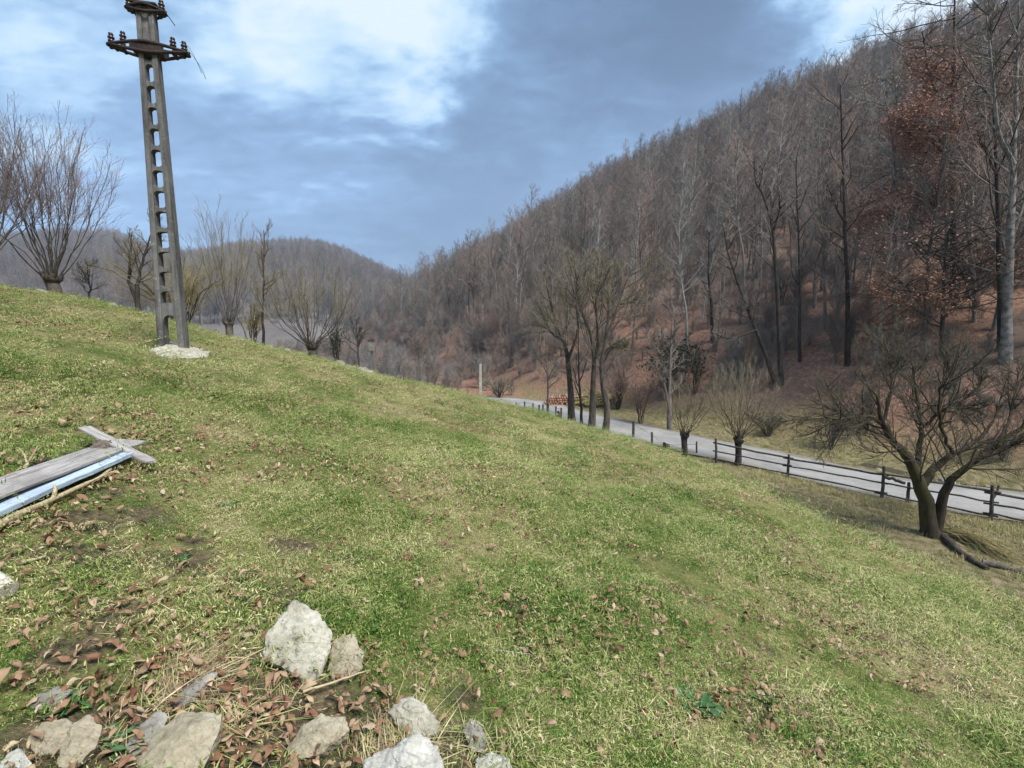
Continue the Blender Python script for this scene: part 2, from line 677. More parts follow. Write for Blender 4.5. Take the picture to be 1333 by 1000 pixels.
bankc = nt.ramp(nt.math('ADD', nt.math('MULTIPLY', nb, .6), nt.math('MULTIPLY', nc, .4)), [(0.36, (0.055, 0.07, 0.024)), (0.46, (0.11, 0.105, 0.045)), (0.53, (0.20, 0.16, 0.09)), (0.66, (0.30, 0.235, 0.155))])
grass = nt.mix(bank, grass, bankc)
soilm = nt.n('ShaderNodeAttribute', attribute_name='soil').outputs['Fac']
grass = nt.mix(nt.math('MULTIPLY', soilm, .85), grass, nt.ramp(nc, [(.35, (.05, .038, .026)), (.55, (.11, .085, .055)), (.7, (.20, .16, .10))]))
ln = nt.noise(pos, 5, 6, 0.75)
lit = nt.ramp(ln, [(0.3, (0.095, 0.053, 0.038)), (0.45, (0.19, 0.107, 0.073)), (0.58, (0.30, 0.175, 0.122)), (0.72, (0.40, 0.28, 0.205))])
lw = nt.noise(pos, 0.06, 4, 0.6)
lit = nt.mix(nt.maprange(lw, 0.48, 0.62, 0, 0.6), lit, (0.11, 0.10, 0.085))
farg = nt.n('ShaderNodeAttribute', attribute_name='distant').outputs['Fac']
lit = nt.mix(farg, lit, nt.ramp(nt.noise(pos, .03, 5, .65), [(.35, (.10, .085, .078)), (.65, (.17, .15, .135))]))
col = nt.mix(litter, grass, lit)
nt.link(col, b.inputs['Base Color'])
b.inputs['Roughness'].default_value = 0.95
b.inputs['Specular IOR Level'].default_value = 0.05
bump(nt, b, nt.math('ADD', nc, nt.math('MULTIPLY', nd_, 0.5)), 0.7, 0.05)
M['ground'] = m

az = np.concatenate([np.arange(-180, -64, 2.0), np.arange(-64, 64, 0.22), np.arange(64, 180, 2.0)])
az = np.radians(az)
rr = np.concatenate([[0.25], np.exp(np.linspace(math.log(0.6), math.log(45), 300)), np.exp(np.linspace(math.log(45.8), math.log(2400), 190))])
A_, R_ = np.meshgrid(az, rr)
X_, Y_ = R_ * np.sin(A_), R_ * np.cos(A_)
Z_ = height(X_, Y_)
na_, nr_ = len(az), len(rr)
V = np.stack([X_, Y_, Z_], -1).reshape(-1, 3)
i, j = np.meshgrid(np.arange(nr_ - 1), np.arange(na_), indexing='ij')
j2 = (j + 1) % na_
Fq = np.stack([i * na_ + j, i * na_ + j2, (i + 1) * na_ + j2, (i + 1) * na_ + j], -1).reshape(-1, 4)
Fq = Fq[:, ::-1]
g = Geo()
g.add(V, Fq)
g.add(np.array([[0, 0, H1(0, 0)]]), np.zeros((0, 3), int))
ctr = len(V)
g.t.append(np.array([[ctr, (q + 1) % na_, q] for q in range(na_)]))
me = g.mesh('ground', M['ground'])
s_ = NX * X_ + NY * Y_
t_ = -NY * X_ + NX * Y_
lit_ = sstep(-1.5, 2.5, s_ - foot_s(t_) + 1.5 * fbm(X_ / 3, Y_ / 3, 3))
lit_ = np.maximum(lit_, sstep(140, 220, R_))
lit_ = np.maximum(lit_, sstep(4, -2, X_ + 1.5 * fbm(X_ / 4, Y_ / 4, 3)) * sstep(30, 40, R_))
th_ = np.arctan2(X_, Y_)
bank_ = sstep(0.4, 2.2, R_ - np.interp(th_, TH, RC) + 1.0 * fbm(X_ / 1.3, Y_ / 1.3, 3)) * (1 - lit_)
far_side = sstep(0, 2.0, s_ - np.interp(t_, [-10, 50], [27, 21]))
bank_ = bank_ * (1 - .1 * far_side)
for nm, arr in (('litter', lit_), ('bank', bank_), ('soil', soil_at(X_, Y_)), ('distant', np.maximum(sstep(90, 220, R_), sstep(-8, -25, X_) * sstep(30, 50, R_)))):
    at = me.attributes.new(nm, 'FLOAT', 'POINT')
    at.data.foreach_set('value', np.concatenate([arr.ravel(), [0.0]]).astype(np.float32))
ground = link('ground', me)
tag(ground, 'sloping grassy meadow falling to the valley and rising to the wooded hills', 'ground', kind='structure')

# ------------------------------------------------------------------ road
m, nt, b = new_mat('road_surface')
geo = nt.n('ShaderNodeNewGeometry')
pos = geo.outputs['Position']
n1 = nt.noise(pos, 0.7, 5, 0.65)
n2 = nt.noise(pos, 30, 4, 0.7)
col = nt.ramp(nt.math('ADD', nt.math('MULTIPLY', n1, 0.6), nt.math('MULTIPLY', n2, 0.4)), [(0.35, (0.185, 0.175, 0.162)), (0.5, (0.28, 0.268, 0.25)), (0.65, (0.36, 0.347, 0.325))])
uv = nt.n('ShaderNodeAttribute', attribute_name='var').outputs['Fac']
edge = nt.maprange(nt.math('ADD', uv, nt.math('MULTIPLY', nt.math('SUBTRACT', n1, 0.5), 0.9)), 0.72, 0.98)
col = nt.mix(edge, col, nt.ramp(n2, [(0.4, (0.13, 0.115, 0.085)), (0.6, (0.25, 0.22, 0.17))]))
trk = nt.math('MULTIPLY', nt.maprange(uv, .12, .30), nt.maprange(uv, .78, .55))
col = nt.mix(nt.math('MULTIPLY', nt.math('SUBTRACT', 1.0, trk), nt.maprange(n1, .35, .65, .1, .5)), col, (.17, .155, .13))
nt.link(col, b.inputs['Base Color'])
b.inputs['Roughness'].default_value = 0.8
bump(nt, b, n2, 0.4, 0.01)
M['road'] = m
tg = norm(np.gradient(ROAD, axis=0))
nrm = np.stack([tg[:, 1], -tg[:, 0]], -1)
off = np.array([-2.1, -1.4, -0.5, 0.5, 1.4, 2.1])
wob = 0.16 * fbm(np.arange(160) / 3.0, np.arange(160) * 0 + 2.0, 3)
rows = []
for k_, o_ in enumerate(off):
    oo = o_ + (wob if k_ == 0 else (-wob[::-1] if k_ == 5 else 0))
    p = ROAD + nrm * np.asarray(oo)[..., None] if np.ndim(oo) else ROAD + nrm * oo
    crown = 0.16 - 0.012 * o_ * o_
    rows.append(np.column_stack([p, np.full(160, ZV + crown)]))
RV = np.stack(rows, 1)
i, j = np.meshgrid(np.arange(159), np.arange(5), indexing='ij')
Fq = np.stack([i * 6 + j, i * 6 + j + 1, (i + 1) * 6 + j + 1, (i + 1) * 6 + j], -1).reshape(-1, 4)
g = Geo()
g.add(RV.reshape(-1, 3), Fq, np.tile(np.abs(off) / 2.1, 160))
road = link('road', g.mesh('road', M['road'], attr='var'))
tag(road, 'pale grey narrow country road running along the valley floor', 'road', kind='structure')

# ------------------------------------------------------------------ tree building
def poly(pts, n, wob=0.0, rg=None):
    P = resample(np.array(pts, float), n)
    if wob:
        w = (rg or rng).standard_normal((n, 3)) * wob
        w[0] = 0
        P = P + w
    return P


def taper(n, r0, r1, flare=0.0, power=1.0):
    t = np.linspace(0, 1, n)
    r = r0 + (r1 - r0) * t ** power
    if flare:
        r = r * (1 + flare * np.exp(-t * n / 1.2))
    return r


def make_tree(name, label, loc, trunk_geo, crown_geo, bark_m, twig_m, cat='tree', group=None, rotz=0, leaf_geo=None, leaf_m=None):
    t = thing(name, label, cat, loc, rotz, group)
    link('trunk', trunk_geo.mesh('trunk', bark_m), t)
    link('crown', crown_geo.mesh('crown', twig_m), t)
    if leaf_geo is not None:
        link('leaves', leaf_geo.mesh('leaves', leaf_m, smooth=False, attr='var'), t)
    return t


def leaf_quads(P, per, size, rg, spread=0.12, flat=0.6):
    """small folded leaf faces along branches P (B,n,3)"""
    B, n, _ = P.shape
    pi = np.repeat(np.arange(B), per)
    m_ = len(pi)
    f = rg.random(m_) * (n - 1)
    i = np.minimum(f.astype(int), n - 2)
    w = (f - i)[:, None]
    c = P[pi, i] * (1 - w) + P[pi, i + 1] * w + spread * rg.standard_normal((m_, 3))
    a = norm(rg.standard_normal((m_, 3)) * np.array([1, 1, 0.5]))
    nn = norm(rg.standard_normal((m_, 3)) * (1 - flat) + np.array([0, 0, flat]))
    bdir = norm(np.cross(nn, a))
    s = size * rg.uniform(0.6, 1.3, m_)[:, None]
    v = np.stack([c - a * s, c + bdir * s * 0.55 - nn * s * .15, c + a * s, c - bdir * s * 0.55 - nn * s * .15], 1)
    F = np.arange(m_ * 4).reshape(-1, 4)
    g = Geo()
    g.add(v.reshape(-1, 3), F, np.repeat(rg.random(m_), 4))
    return g


def forest_proto(seed, H=18, crown0=0.35, spread=0.25, n1=26, n2=5, n3=5, ang=48, r0=0.17, lean=0.03, twig=0.010, up=0.18):
    rg = np.random.default_rng(seed)
    top = np.array([rg.normal() * lean * H, rg.normal() * lean * H, H])
    P = poly([(0, 0, -0.4), top * 0.3 + rg.normal(size=3) * .15, top * 0.62 + rg.normal(size=3) * 0.3, top], 12, 0.05, rg)[None]
    R = taper(12, r0, 0.03, 0.25)[None]
    tr = tubes(P, R, 7)
    P1, R1 = branch(P, R, n1, crown0, 0.99, ang, spread, 6, 0.07, 0.018, up, 0.13, rg, falloff=0.62)
    tr.merge(tubes(P1, R1, 4))
    P2, R2 = branch(P1, R1, n2, 0.25, 1.0, 40, 0.5, 4, 0.03, twig, up * .7, 0.15, rg)
    P3, R3 = branch(P2, R2, n3, 0.2, 1.0, 38, 0.55, 3, twig * 1.3, twig * .6, 0.1, 0.15, rg)
    cr = tubes(P2, R2, 3).merge(tubes(P3, R3, 3))
    return tr, cr


protos = [
    forest_proto(1, 19, .40, .25, n1=32, n2=6, n3=6),
    forest_proto(2, 17, .30, .28, n1=34, n2=6, n3=6),
    forest_proto(3, 21, .45, .22, n1=30, n2=6, n3=6, r0=.19),
    forest_proto(4, 15, .25, .32, n1=32, n2=6, n3=6, ang=52),
    forest_proto(5, 18, .36, .27, n1=32, n2=6, n3=6, lean=.07),
    forest_proto(6, 13, .20, .32, n1=28, n2=6, n3=5, r0=.12),
    forest_proto(7, 17, .52, .15, n1=22, n2=5, n3=4, r0=.16, ang=38, lean=.02),
    forest_proto(8, 18, .45, .17, n1=24, n2=5, n3=4, r0=.17, ang=40, lean=.04),
]
PH = [19, 17, 21, 15, 18, 13]
TRM = ['trunk_mid', 'trunk_mid', 'trunk_pale', 'trunk_mid', 'trunk_mid', 'trunk_mid', 'trunk_mid', 'trunk_mid']
proto_tr = [p[0].mesh('trunk', M[k_]) for p, k_ in zip(protos, TRM)]
proto_cr = [p[1].mesh('crown', M['twig_forest']) for p in protos]


def proto_objects(name, geos, mat, attr=None, smooth=True):
    out = []
    for gg in geos:
        out.append(bpy.data.objects.new(name, gg.mesh(name, mat, smooth=smooth, attr=attr)))
    return out


def merged(a, b):
    g = Geo()
    g.merge(a)
    g.merge(b)
    return g


forest_protos = []
for p, k_ in zip(protos, TRM):
    me = merged(*p).mesh('forest_tree', M[k_])
    me.materials.append(M['twig_forest'])
    nt_ = sum(len(q) for q in p[0].q)
    mi = np.ones(len(me.polygons), np.int32)
    mi[:nt_] = 0
    me.polygons.foreach_set('material_index', mi)
    forest_protos.append(bpy.data.objects.new('forest_tree', me))


def scatter(name, srcs, pts, rots, scl, idx, label, cat):
    """one object of uncountable growth: its points carry copies of the source meshes"""
    me = bpy.data.meshes.new(name)
    n = len(pts)
    me.vertices.add(n)
    me.vertices.foreach_set('co', np.asarray(pts, np.float32).ravel())
    for nm, typ, arr, key in (('rot', 'FLOAT_VECTOR', rots, 'vector'), ('scl', 'FLOAT', scl, 'value'), ('idx', 'INT', idx, 'value')):
        at = me.attributes.new(nm, typ, 'POINT')
        at.data.foreach_set(key, np.asarray(arr, np.int32 if typ == 'INT' else np.float32).ravel())
    me.update()
    o = link(name, me)
    ng = bpy.data.node_groups.new(name + '_nodes', 'GeometryNodeTree')
    ng.interface.new_socket('Geometry', in_out='INPUT', socket_type='NodeSocketGeometry')
    ng.interface.new_socket('Geometry', in_out='OUTPUT', socket_type='NodeSocketGeometry')
    gi = ng.nodes.new('NodeGroupInput')
    go = ng.nodes.new('NodeGroupOutput')
    join = ng.nodes.new('GeometryNodeJoinGeometry')
    for s in reversed(srcs):
        oi = ng.nodes.new('GeometryNodeObjectInfo')
        oi.inputs['Object'].default_value = s
        oi.inputs['As Instance'].default_value = True
        ng.links.new(oi.outputs['Geometry'], join.inputs[0])
    iop = ng.nodes.new('GeometryNodeInstanceOnPoints')
    iop.inputs['Pick Instance'].default_value = True

    def na(nm, typ):
        q = ng.nodes.new('GeometryNodeInputNamedAttribute')
        q.data_type = typ
        q.inputs['Name'].default_value = nm
        return q.outputs[0]
    ng.links.new(gi.outputs[0], iop.inputs['Points'])
    ng.links.new(join.outputs[0], iop.inputs['Instance'])
    ng.links.new(na('idx', 'INT'), iop.inputs['Instance Index'])
    ng.links.new(na('rot', 'FLOAT_VECTOR'), iop.inputs['Rotation'])
    ng.links.new(na('scl', 'FLOAT'), iop.inputs['Scale'])
    ng.links.new(iop.outputs[0], go.inputs[0])
    md = o.modifiers.new('scatter', 'NODES')
    md.node_group = ng
    tag(o, label, cat, kind='stuff')
    return o


# ------------------------------------------------------------------ the wooded hillside
def st_to_xy(s, t):
    return NX * s - NY * t, NY * s + NX * t


N = 19000
t = -30 + 1050 * rng.random(N) ** 1.25
s = foot_s(t) + 4 + (S_R + 4 - foot_s(t) - 4) * rng.random(N)
# a fuller file of trees along the ridge itself
tr_ = -20 + 1000 * rng.random(430)
kp = s < S_R - 9
t, s = t[kp], s[kp]
t = np.concatenate([t, tr_])
s = np.concatenate([s, S_R - 2 + 4 * rng.random(430)])
x, y = st_to_xy(s, t)
uu = x / np.maximum(y, .1)
keep = (y > 6) & (uu < 1.45) & (uu > -0.75)
# opener near the foot, and a small clearing under the ridge
keep &= rng.random(len(x)) < np.interp(s - foot_s(t), [0, 12, 40, 80], [0.28, 0.40, 0.72, 1.0])
x, y, s, t = x[keep], y[keep], s[keep], t[keep]
z = height(x, y)
dist = np.hypot(x, y)
order = np.argsort(dist)
x, y, z, s, t, dist = x[order], y[order], z[order], s[order], t[order], dist[order]
inview = np.abs(x / y) < 1.1
NI = 270
ind = np.where(inview)[0][:NI]
rest = np.setdiff1d(np.arange(len(x)), ind)
kinds = ['tall bare tree with a clear lower trunk on the wooded hillside across the road',
         'bare tree with a broad twiggy crown on the wooded hillside across the road',
         'very tall slim bare tree with a high crown on the wooded hillside across the road',
         'shorter bare tree branching low on the wooded hillside across the road',
         'leaning bare tree on the wooded hillside across the road',
         'small thin bare sapling on the wooded hillside across the road']
for k_, q in enumerate(ind):
    pi = int(rng.choice(6, p=[.22, .18, .2, .14, .12, .14]))
    o = thing('hillside_tree', kinds[pi], 'tree', (x[q], y[q], z[q]), rng.random() * 6.28, kinds[pi].replace('tree', 'trees', 1).split(' on the')[0] + ' on the hillside')
    sc = rng.uniform(0.42, 0.88)
    o.scale = (sc, sc, sc * rng.uniform(.9, 1.1))
    link('trunk', proto_tr[pi], o)
    link('crown', proto_cr[pi], o)
n = len(rest)
rots = np.column_stack([0.06 * rng.standard_normal((n, 2)), rng.random(n) * 6.28])
sc = rng.uniform(0.5, .92, n) * np.interp(dist[rest], [80, 250, 700], [.85, 1.0, 1.3]) * np.where(s[rest] > S_R - 5, 1.25, 1.0)
pts = np.column_stack([x[rest], y[rest], z[rest]])
idx = np.where(s[rest] > S_R - 5, rng.integers(6, 8, n), rng.integers(0, 8, n))
# distant hill
N2 = 11000
yy = 230 + 560 * rng.random(N2)
u2 = -1.35 + 1.35 * rng.random(N2)
fx, fy = u2 * yy, yy
yr = 750 + 25 * rng.random(900)
ur = -1.35 + 1.3 * rng.random(900)
fx = np.concatenate([fx, ur * yr])
fy = np.concatenate([fy, yr])
fz = height(fx, fy)
vis = (far_h(fx, fy) > hill_h(fx, fy)) & (fz > -6)
dens = fbm(fx / 90, fy / 60, 3)
vis &= (dens > -0.75)
fx, fy, fz = fx[vis], fy[vis], fz[vis]
# the farthest ridge
N3 = 1500
y3 = 1250 + 280 * rng.random(N3)
x3 = (-.42 + .4 * rng.random(N3)) * y3
z3 = height(x3, y3)
fx = np.concatenate([fx, x3])
fy = np.concatenate([fy, y3])
fz = np.concatenate([fz, z3])
n2 = len(fx)
pts = np.vstack([pts, np.column_stack([fx, fy, fz])])
rots = np.vstack([rots, np.column_stack([0.05 * rng.standard_normal((n2, 2)), rng.random(n2) * 6.28])])
sc = np.concatenate([sc, rng.uniform(.75, 1.1, n2)])
idx = np.concatenate([idx, rng.integers(0, 8, n2)])
scatter('forest', forest_protos, pts, rots, sc, idx, 'dense leafless woodland covering the upper hillside and the distant hills', 'forest')


# twiggy undergrowth
def shrub_geo(seed, h=2.2, stems=9, w=0.9, n2=7, n3=4, tip=0.006, r0=.025):
    rg = np.random.default_rng(seed)
    P = []
    for q in range(stems):
        a = rg.random() * 6.28
        d = rg.random() * w
        b0 = np.array([math.cos(a), math.sin(a), 0]) * 0.12 * rg.random()
        tip_ = np.array([math.cos(a) * d, math.sin(a) * d, h * rg.uniform(.6, 1.05)])
        P.append(poly([b0 - [0, 0, .15], b0 + (tip_ - b0) * .45 + np.array([0, 0, .12 * h]), tip_], 7, .02 * h, rg))
    P = np.array(P)
    R = np.tile(taper(7, r0, tip * 1.5), (stems, 1))
    tr = tubes(P, R, 4)
    P1, R1 = branch(P, R, n2, .2, 1, 38, .42, 5, r0 * .6, tip, .12, .15, rg)
    P2, R2 = branch(P1, R1, n3, .2, 1, 36, .55, 3, tip * 1.5, tip * .7, .06, .16, rg)
    return tr, tubes(P1, R1, 3).merge(tubes(P2, R2, 3)), P2


sg = [merged(*shrub_geo(40 + q, 1.6 + .45 * q, 7 + q, .9 - .1 * q, 9, 5, .005)[:2]) for q in range(4)]
shrub_protos = proto_objects('undergrowth_shrub', sg, M['twig_forest'])
Nu = 6000
t = -25 + 330 * rng.random(Nu) ** 1.4
s = foot_s(t) + 2.5 + 85 * rng.random(Nu) ** 1.25
x, y = st_to_xy(s, t)
kp = (y > 8) & (np.abs(x / y) < 1.4)
x, y = x[kp], y[kp]
# wild growth on the valley floor far left, between road bend and wood
Nv = 1100
yv = 48 + 130 * rng.random(Nv)
xv = (-.5 + .62 * rng.random(Nv)) * yv
kp = (road_dist(xv, yv) > 3.0)
x = np.concatenate([x, xv[kp]])
y = np.concatenate([y, yv[kp]])
z = height(x, y)
n = len(x)
scatter('undergrowth', shrub_protos, np.column_stack([x, y, z]), np.column_stack([np.zeros((n, 2)), rng.random(n) * 6.28]), rng.uniform(.4, 1.25, n) * np.interp(np.hypot(x, y), [30, 60, 150], [.7, 1.2, 1.7]), rng.integers(0, 4, n),
        'brown leafless undergrowth at the foot of the wooded hillside', 'undergrowth')


# ------------------------------------------------------------------ single trees
def pollard(px, extra, top_py, trunk_h, trunk_r, nshoot, spread, seed, label, bark_m, twig_m, fine=True, loc=None, curve=0.5, twig=0.0042, group=None, side=7, name='pollard_tree', asym=0.0):
    rg = np.random.default_rng(seed)
    p = behind_crest(px, extra) if loc is None else np.array(loc, float)
    Ht = at_depth(px, top_py, p[1])[2] - p[2]
    P = poly([(0, 0, -.5), (.03, 0, trunk_h * .4), (-.02, .02, trunk_h * .8), (0, 0, trunk_h)], 9, .015, rg)[None]
    R = np.array([1.15, 1.05, 0.95, .9, .9, 1.0, 1.2, 1.35, 0.9])[None] * trunk_r
    tr = tubes(P, R, 10, cap=True)
    # knobbly head
    kb = []
    for q in range(10):
        a = rg.random() * 6.28
        c = np.array([math.cos(a), math.sin(a), 0]) * trunk_r * .9 + [0, 0, trunk_h * rg.uniform(.82, 1.03)]
        kb.append(poly([c * [.3, .3, 1], c, c + [math.cos(a) * trunk_r * .4, math.sin(a) * trunk_r * .4, trunk_r * .7]], 4))
    tr.merge(tubes(np.array(kb), np.tile([.5, .6, .45, .2], (10, 1)) * trunk_r, 6))
    S, SR = [], []
    for q in range(nshoot):
        a = q * 2.399 + rg.normal() * .3
        f = math.sqrt((q + .5) / nshoot)
        d = spread * f
        hh = (Ht - trunk_h) * (1 - .32 * f ** 2) * rg.uniform(.82, 1.02)
        b0 = np.array([math.cos(a), math.sin(a), 0]) * trunk_r * f + [0, 0, trunk_h * .95]
        tip_ = np.array([math.cos(a) * d + asym * d * .5, math.sin(a) * d, trunk_h + hh])
        mid = b0 + (tip_ - b0) * .42
        mid[:2] += np.array([math.cos(a), math.sin(a)]) * d * .22 * curve
        S.append(poly([b0, mid, tip_], 9, .05, rg))
        SR.append(taper(9, rg.uniform(.6, 1.1) * max(.015, trunk_r * .11), twig * 1.2))
    S = np.array(S)
    SR = np.array(SR)
    limb = tubes(S, SR, 5)
    P1, R1 = branch(S, SR, side, .38, .99, 22, .30, 5, .010, twig, .16, .09, rg)
    P2, R2 = branch(P1, R1, 5, .2, .95, 28, .5, 4, twig * 1.3, twig * .6, .12, .1, rg)
    cr = tubes(P1, R1, 3).merge(tubes(P2, R2, 3))
    tr.merge(limb)
    return make_tree(name, label, p, tr, cr, bark_m, twig_m, group=group)


pollard(75, 0.8, 128, .72, .24, 27, 2.5, 101, 'tall pollarded willow with long upright purplish shoots, left of the concrete pole', M['bark_willow'], M['twig_purple'], side=17, curve=.35, twig=.005)
pollard(-14, 0.9, 135, .9, .26, 25, 2.6, 102, 'pollarded willow cut by the left edge of the photo on the meadow crest', M['bark_willow'], M['twig_purple'], side=17, curve=.35, twig=.005)
pollard(298, 1.2, 262, .85, .17, 17, 1.8, 103, 'tall narrow willow with upright bare shoots just right of the concrete pole', M['bark_willow'], M['twig_olive'], side=14, curve=.35)
pollard(405, 1.6, 332, .75, .22, 30, 2.5, 104, 'round fan-shaped pollard willow farthest right along the meadow crest', M['bark_willow'], M['twig_olive'], side=10, curve=.9)


def bare_tree(skel, radii, label, loc, bark_m, twig_m, seed, n1=9, n2=6, n3=5, l1=.45, l2=.5, l3=.5, a1=45, up=.1, twig=.007, t0=.35, name='bare_tree', group=None, leaf=None, leaf_m=None, r1=.05, flat=0.0, jit=.14, ntrunk=12, flare=.3, leafspread=.12):
    """skel: list of polylines (relative to loc), radii: (r0, r1) each; first starts at the base"""
    rg = np.random.default_rng(seed)
    Ps, Rs = [], []
    for pl, (ra, rb) in zip(skel, radii):
        Ps.append(poly(pl, ntrunk, .02, rg))
        Rs.append(taper(ntrunk, ra, rb, flare if pl is skel[0] else 0.0))
    P = np.array(Ps)
    R = np.array(Rs)
    tr = tubes(P, R, 8)
    P1, R1 = branch(P, R, n1, t0, 1.0, a1, l1, 7, r1, twig * 1.8, up, jit, rg, flat=flat, falloff=.5)
    tr.merge(tubes(P1, R1, 5))
    P2, R2 = branch(P1, R1, n2, .2, 1.0, 40, l2, 5, r1 * .5, twig * 1.2, up, jit, rg, flat=flat)
    P3, R3 = branch(P2, R2, n3, .2, 1.0, 38, l3, 4, twig * 1.4, twig * .65, up * .6, jit, rg)
    cr = tubes(P2, R2, 3).merge(tubes(P3, R3, 3))
    lg = None
    if leaf:
        hz_ = P3[:, :, 2].mean(1) / max(P[0, -1, 2], 1e-3)
        PL = P3[rg.random(len(P3)) < np.interp(hz_, [.0, .5, .72, .85], [1, 1, .5, 0])]
        lg = leaf_quads(PL, leaf[0], leaf[1], rg, leafspread)
    return make_tree(name, label, loc, tr, cr, bark_m, twig_m, group=group, leaf_geo=lg, leaf_m=leaf_m)


# small trees on the left crest
def crest_tree(px, extra, top, label, bm, tm, seed, lean=0.0, two=False, **kw):
    p = behind_crest(px, extra)
    Ht = at_depth(px, top, p[1])[2] - p[2]
    sk = [[(0, 0, -.4), (.05, 0, Ht * .3), (lean * .4, .1, Ht * .6), (lean, .1, Ht)]]
    rd_ = [(kw.pop('r', .10), .015)]
    if two:
        sk.append([(0.02, 0, Ht * .1), (-.35, .1, Ht * .35), (-.3, .2, Ht * .65), (-.1, .2, Ht * .92)])
        rd_.append((rd_[0][0] * .75, .012))
    kw.setdefault('r1', .022)
    kw.setdefault('twig', .0042)
    kw.setdefault('n2', 8)
    kw.setdefault('n3', 7)
    kw['n1'] = kw.get('n1', 9) + 4
    return bare_tree(sk, rd_, label, p, bm, tm, seed, **kw)


crest_tree(182, 1.6, 292, 'crooked two-stemmed bare tree just left of the concrete pole', M['bark_dark'], M['twig_olive'], 201, lean=.9, two=True, n1=9, l1=.35, r=.12)
crest_tree(342, 2.4, 300, 'thin single-stemmed bare tree between the two willows right of the pole', M['bark_dark'], M['twig_olive'], 202, lean=.35, n1=12, l1=.28, r=.07, a1=35)
crest_tree(120, 3.0, 345, 'small faint bare sapling right of the tall pollarded willow', M['bark_dark'], M['twig_dark'], 203, n1=9, l1=.4, r=.06)
crest_tree(545, 3.5, 440, 'small bare sapling on the crest between the two distant poles', M['bark_grey'], M['twig_dark'], 204, n1=9, l1=.4, r=.05)
crest_tree(464, 2.5, 415, 'small bare tree just left of the distant lamp pole', M['bark_dark'], M['twig_dark'], 205, n1=9, l1=.42, r=.06)


def shrub(px, extra, hpx, label, twig_m, seed, w, stems=14, loc=None, n2=8, n3=5, tip=.006, leaf=None, leaf_m=None, name='bare_shrub', r0=.03):
    p = behind_crest(px, extra) if loc is None else np.array(loc, float)
    h = at_depth(px, hpx, p[1])[2] - p[2]
    a, b_, P2 = shrub_geo(seed, h, stems, w, n2, n3, tip, r0)
    t = thing(name, label, 'shrub', p)
    link('stems', a.mesh('stems', M['bark_dark']), t)
    link('crown', b_.mesh('crown', twig_m), t)
    if leaf:
        link('leaves', leaf_quads(P2, leaf[0], leaf[1], np.random.default_rng(seed), .05).mesh('leaves', leaf_m, False, 'var'), t)
    return t


shrub(238, 3.2, 340, 'sprawling yellow-green bush behind the concrete pole', M['twig_yellow'], 301, 3.3, 26, n2=11, n3=6, tip=.005)
shrub(328, 2.6, 396, 'low yellowish bush at the foot of the narrow willow', M['twig_yellow'], 303, .9, 10)
shrub(438, 2.0, 425, 'low dark ivy-covered stump between pollard willow and lamp pole', M['twig_dark'], 304, .5, 8, leaf=(1, .05), leaf_m=M['leaf_ivy'], name='ivy_bush')

# roadside willows (three trunks beyond the crest, beside the road)
def floor_pt(px, y):
    d = ray(px, 500)
    x = d[0] / d[1] * y
    return np.array([x, y, H1(x, y)])


def px_tree(pls, y, radii, label, bm, tm, seed, dys=None, base=None, **kw):
    """skeleton given by photo pixels at the tree's distance y, dys spreads the limbs in depth"""
    if base is None:
        base = floor_pt(pls[0][0][0], y)
    sk = []
    rg = np.random.default_rng(seed)
    for q, pl in enumerate(pls):
        dy = (dys[q] if dys else 0.0)
        pts = []
        for j, (a, b) in enumerate(pl):
            f = j / (len(pl) - 1)
            pts.append(at_depth(a, b, base[1] + dy * f) - base)
        if q == 0:
            pts[0] = np.array([pts[0][0], 0, -.4])
        sk.append(pts)
    return bare_tree(sk, radii, label, base, bm, tm, seed, **kw)


px_tree([[(745, 548), (742, 500), (737, 455), (725, 425), (712, 375)], [(739, 470), (752, 430), (750, 380), (757, 345)], [(735, 445), (716, 430), (702, 400)]], 34.5,
        [(.27, .03), (.13, .02), (.11, .02)], 'leftmost of the big roadside willows with greenish twigs', M['bark_willow'], M['twig_olive'], 401, dys=[.6, -.8, 1.0], n1=14, n2=9, n3=8, l1=.46, up=.10, twig=.0065, t0=.4, r1=.03)
px_tree([[(770, 556), (772, 510), (773, 470), (770, 440), (755, 400), (748, 365)], [(773, 480), (778, 440), (776, 390), (785, 345)], [(772, 470), (790, 455), (806, 448)]], 32.5,
        [(.24, .03), (.13, .02), (.07, .02)], 'middle of the big roadside willows with greenish twigs', M['bark_willow'], M['twig_olive'], 402, dys=[1, -1.2, .8], n1=14, n2=9, n3=8, l1=.46, up=.10, twig=.0065, t0=.4, r1=.03)
px_tree([[(787, 562), (791, 530), (783, 495), (784, 460), (795, 425), (808, 385), (822, 352)], [(788, 445), (792, 400), (788, 350)], [(806, 395), (820, 394), (832, 388)], [(784, 475), (800, 450), (815, 452)]], 31,
        [(.23, .03), (.10, .02), (.07, .02), (.06, .02)], 'rightmost of the big roadside willows, with a curved trunk', M['bark_willow'], M['twig_olive'], 403, dys=[-.8, 1.2, 1.0, -1], n1=14, n2=9, n3=8, l1=.44, up=.10, twig=.0065, t0=.35, r1=.03)
px_tree([[(757, 552), (756, 525), (753, 480), (753, 420)]], 33.5, [(.12, .03)], 'slim dark trunk between the left and middle roadside willows', M['bark_dark'], M['twig_olive'], 404, n1=8, twig=.009, l1=.3)
px_tree([[(713, 540), (713, 515), (712, 480), (710, 440)]], 38, [(.10, .03)], 'slender bare tree left of the woodpile by the road', M['bark_grey'], M['twig_olive'], 405, n1=9, twig=.009, l1=.35)

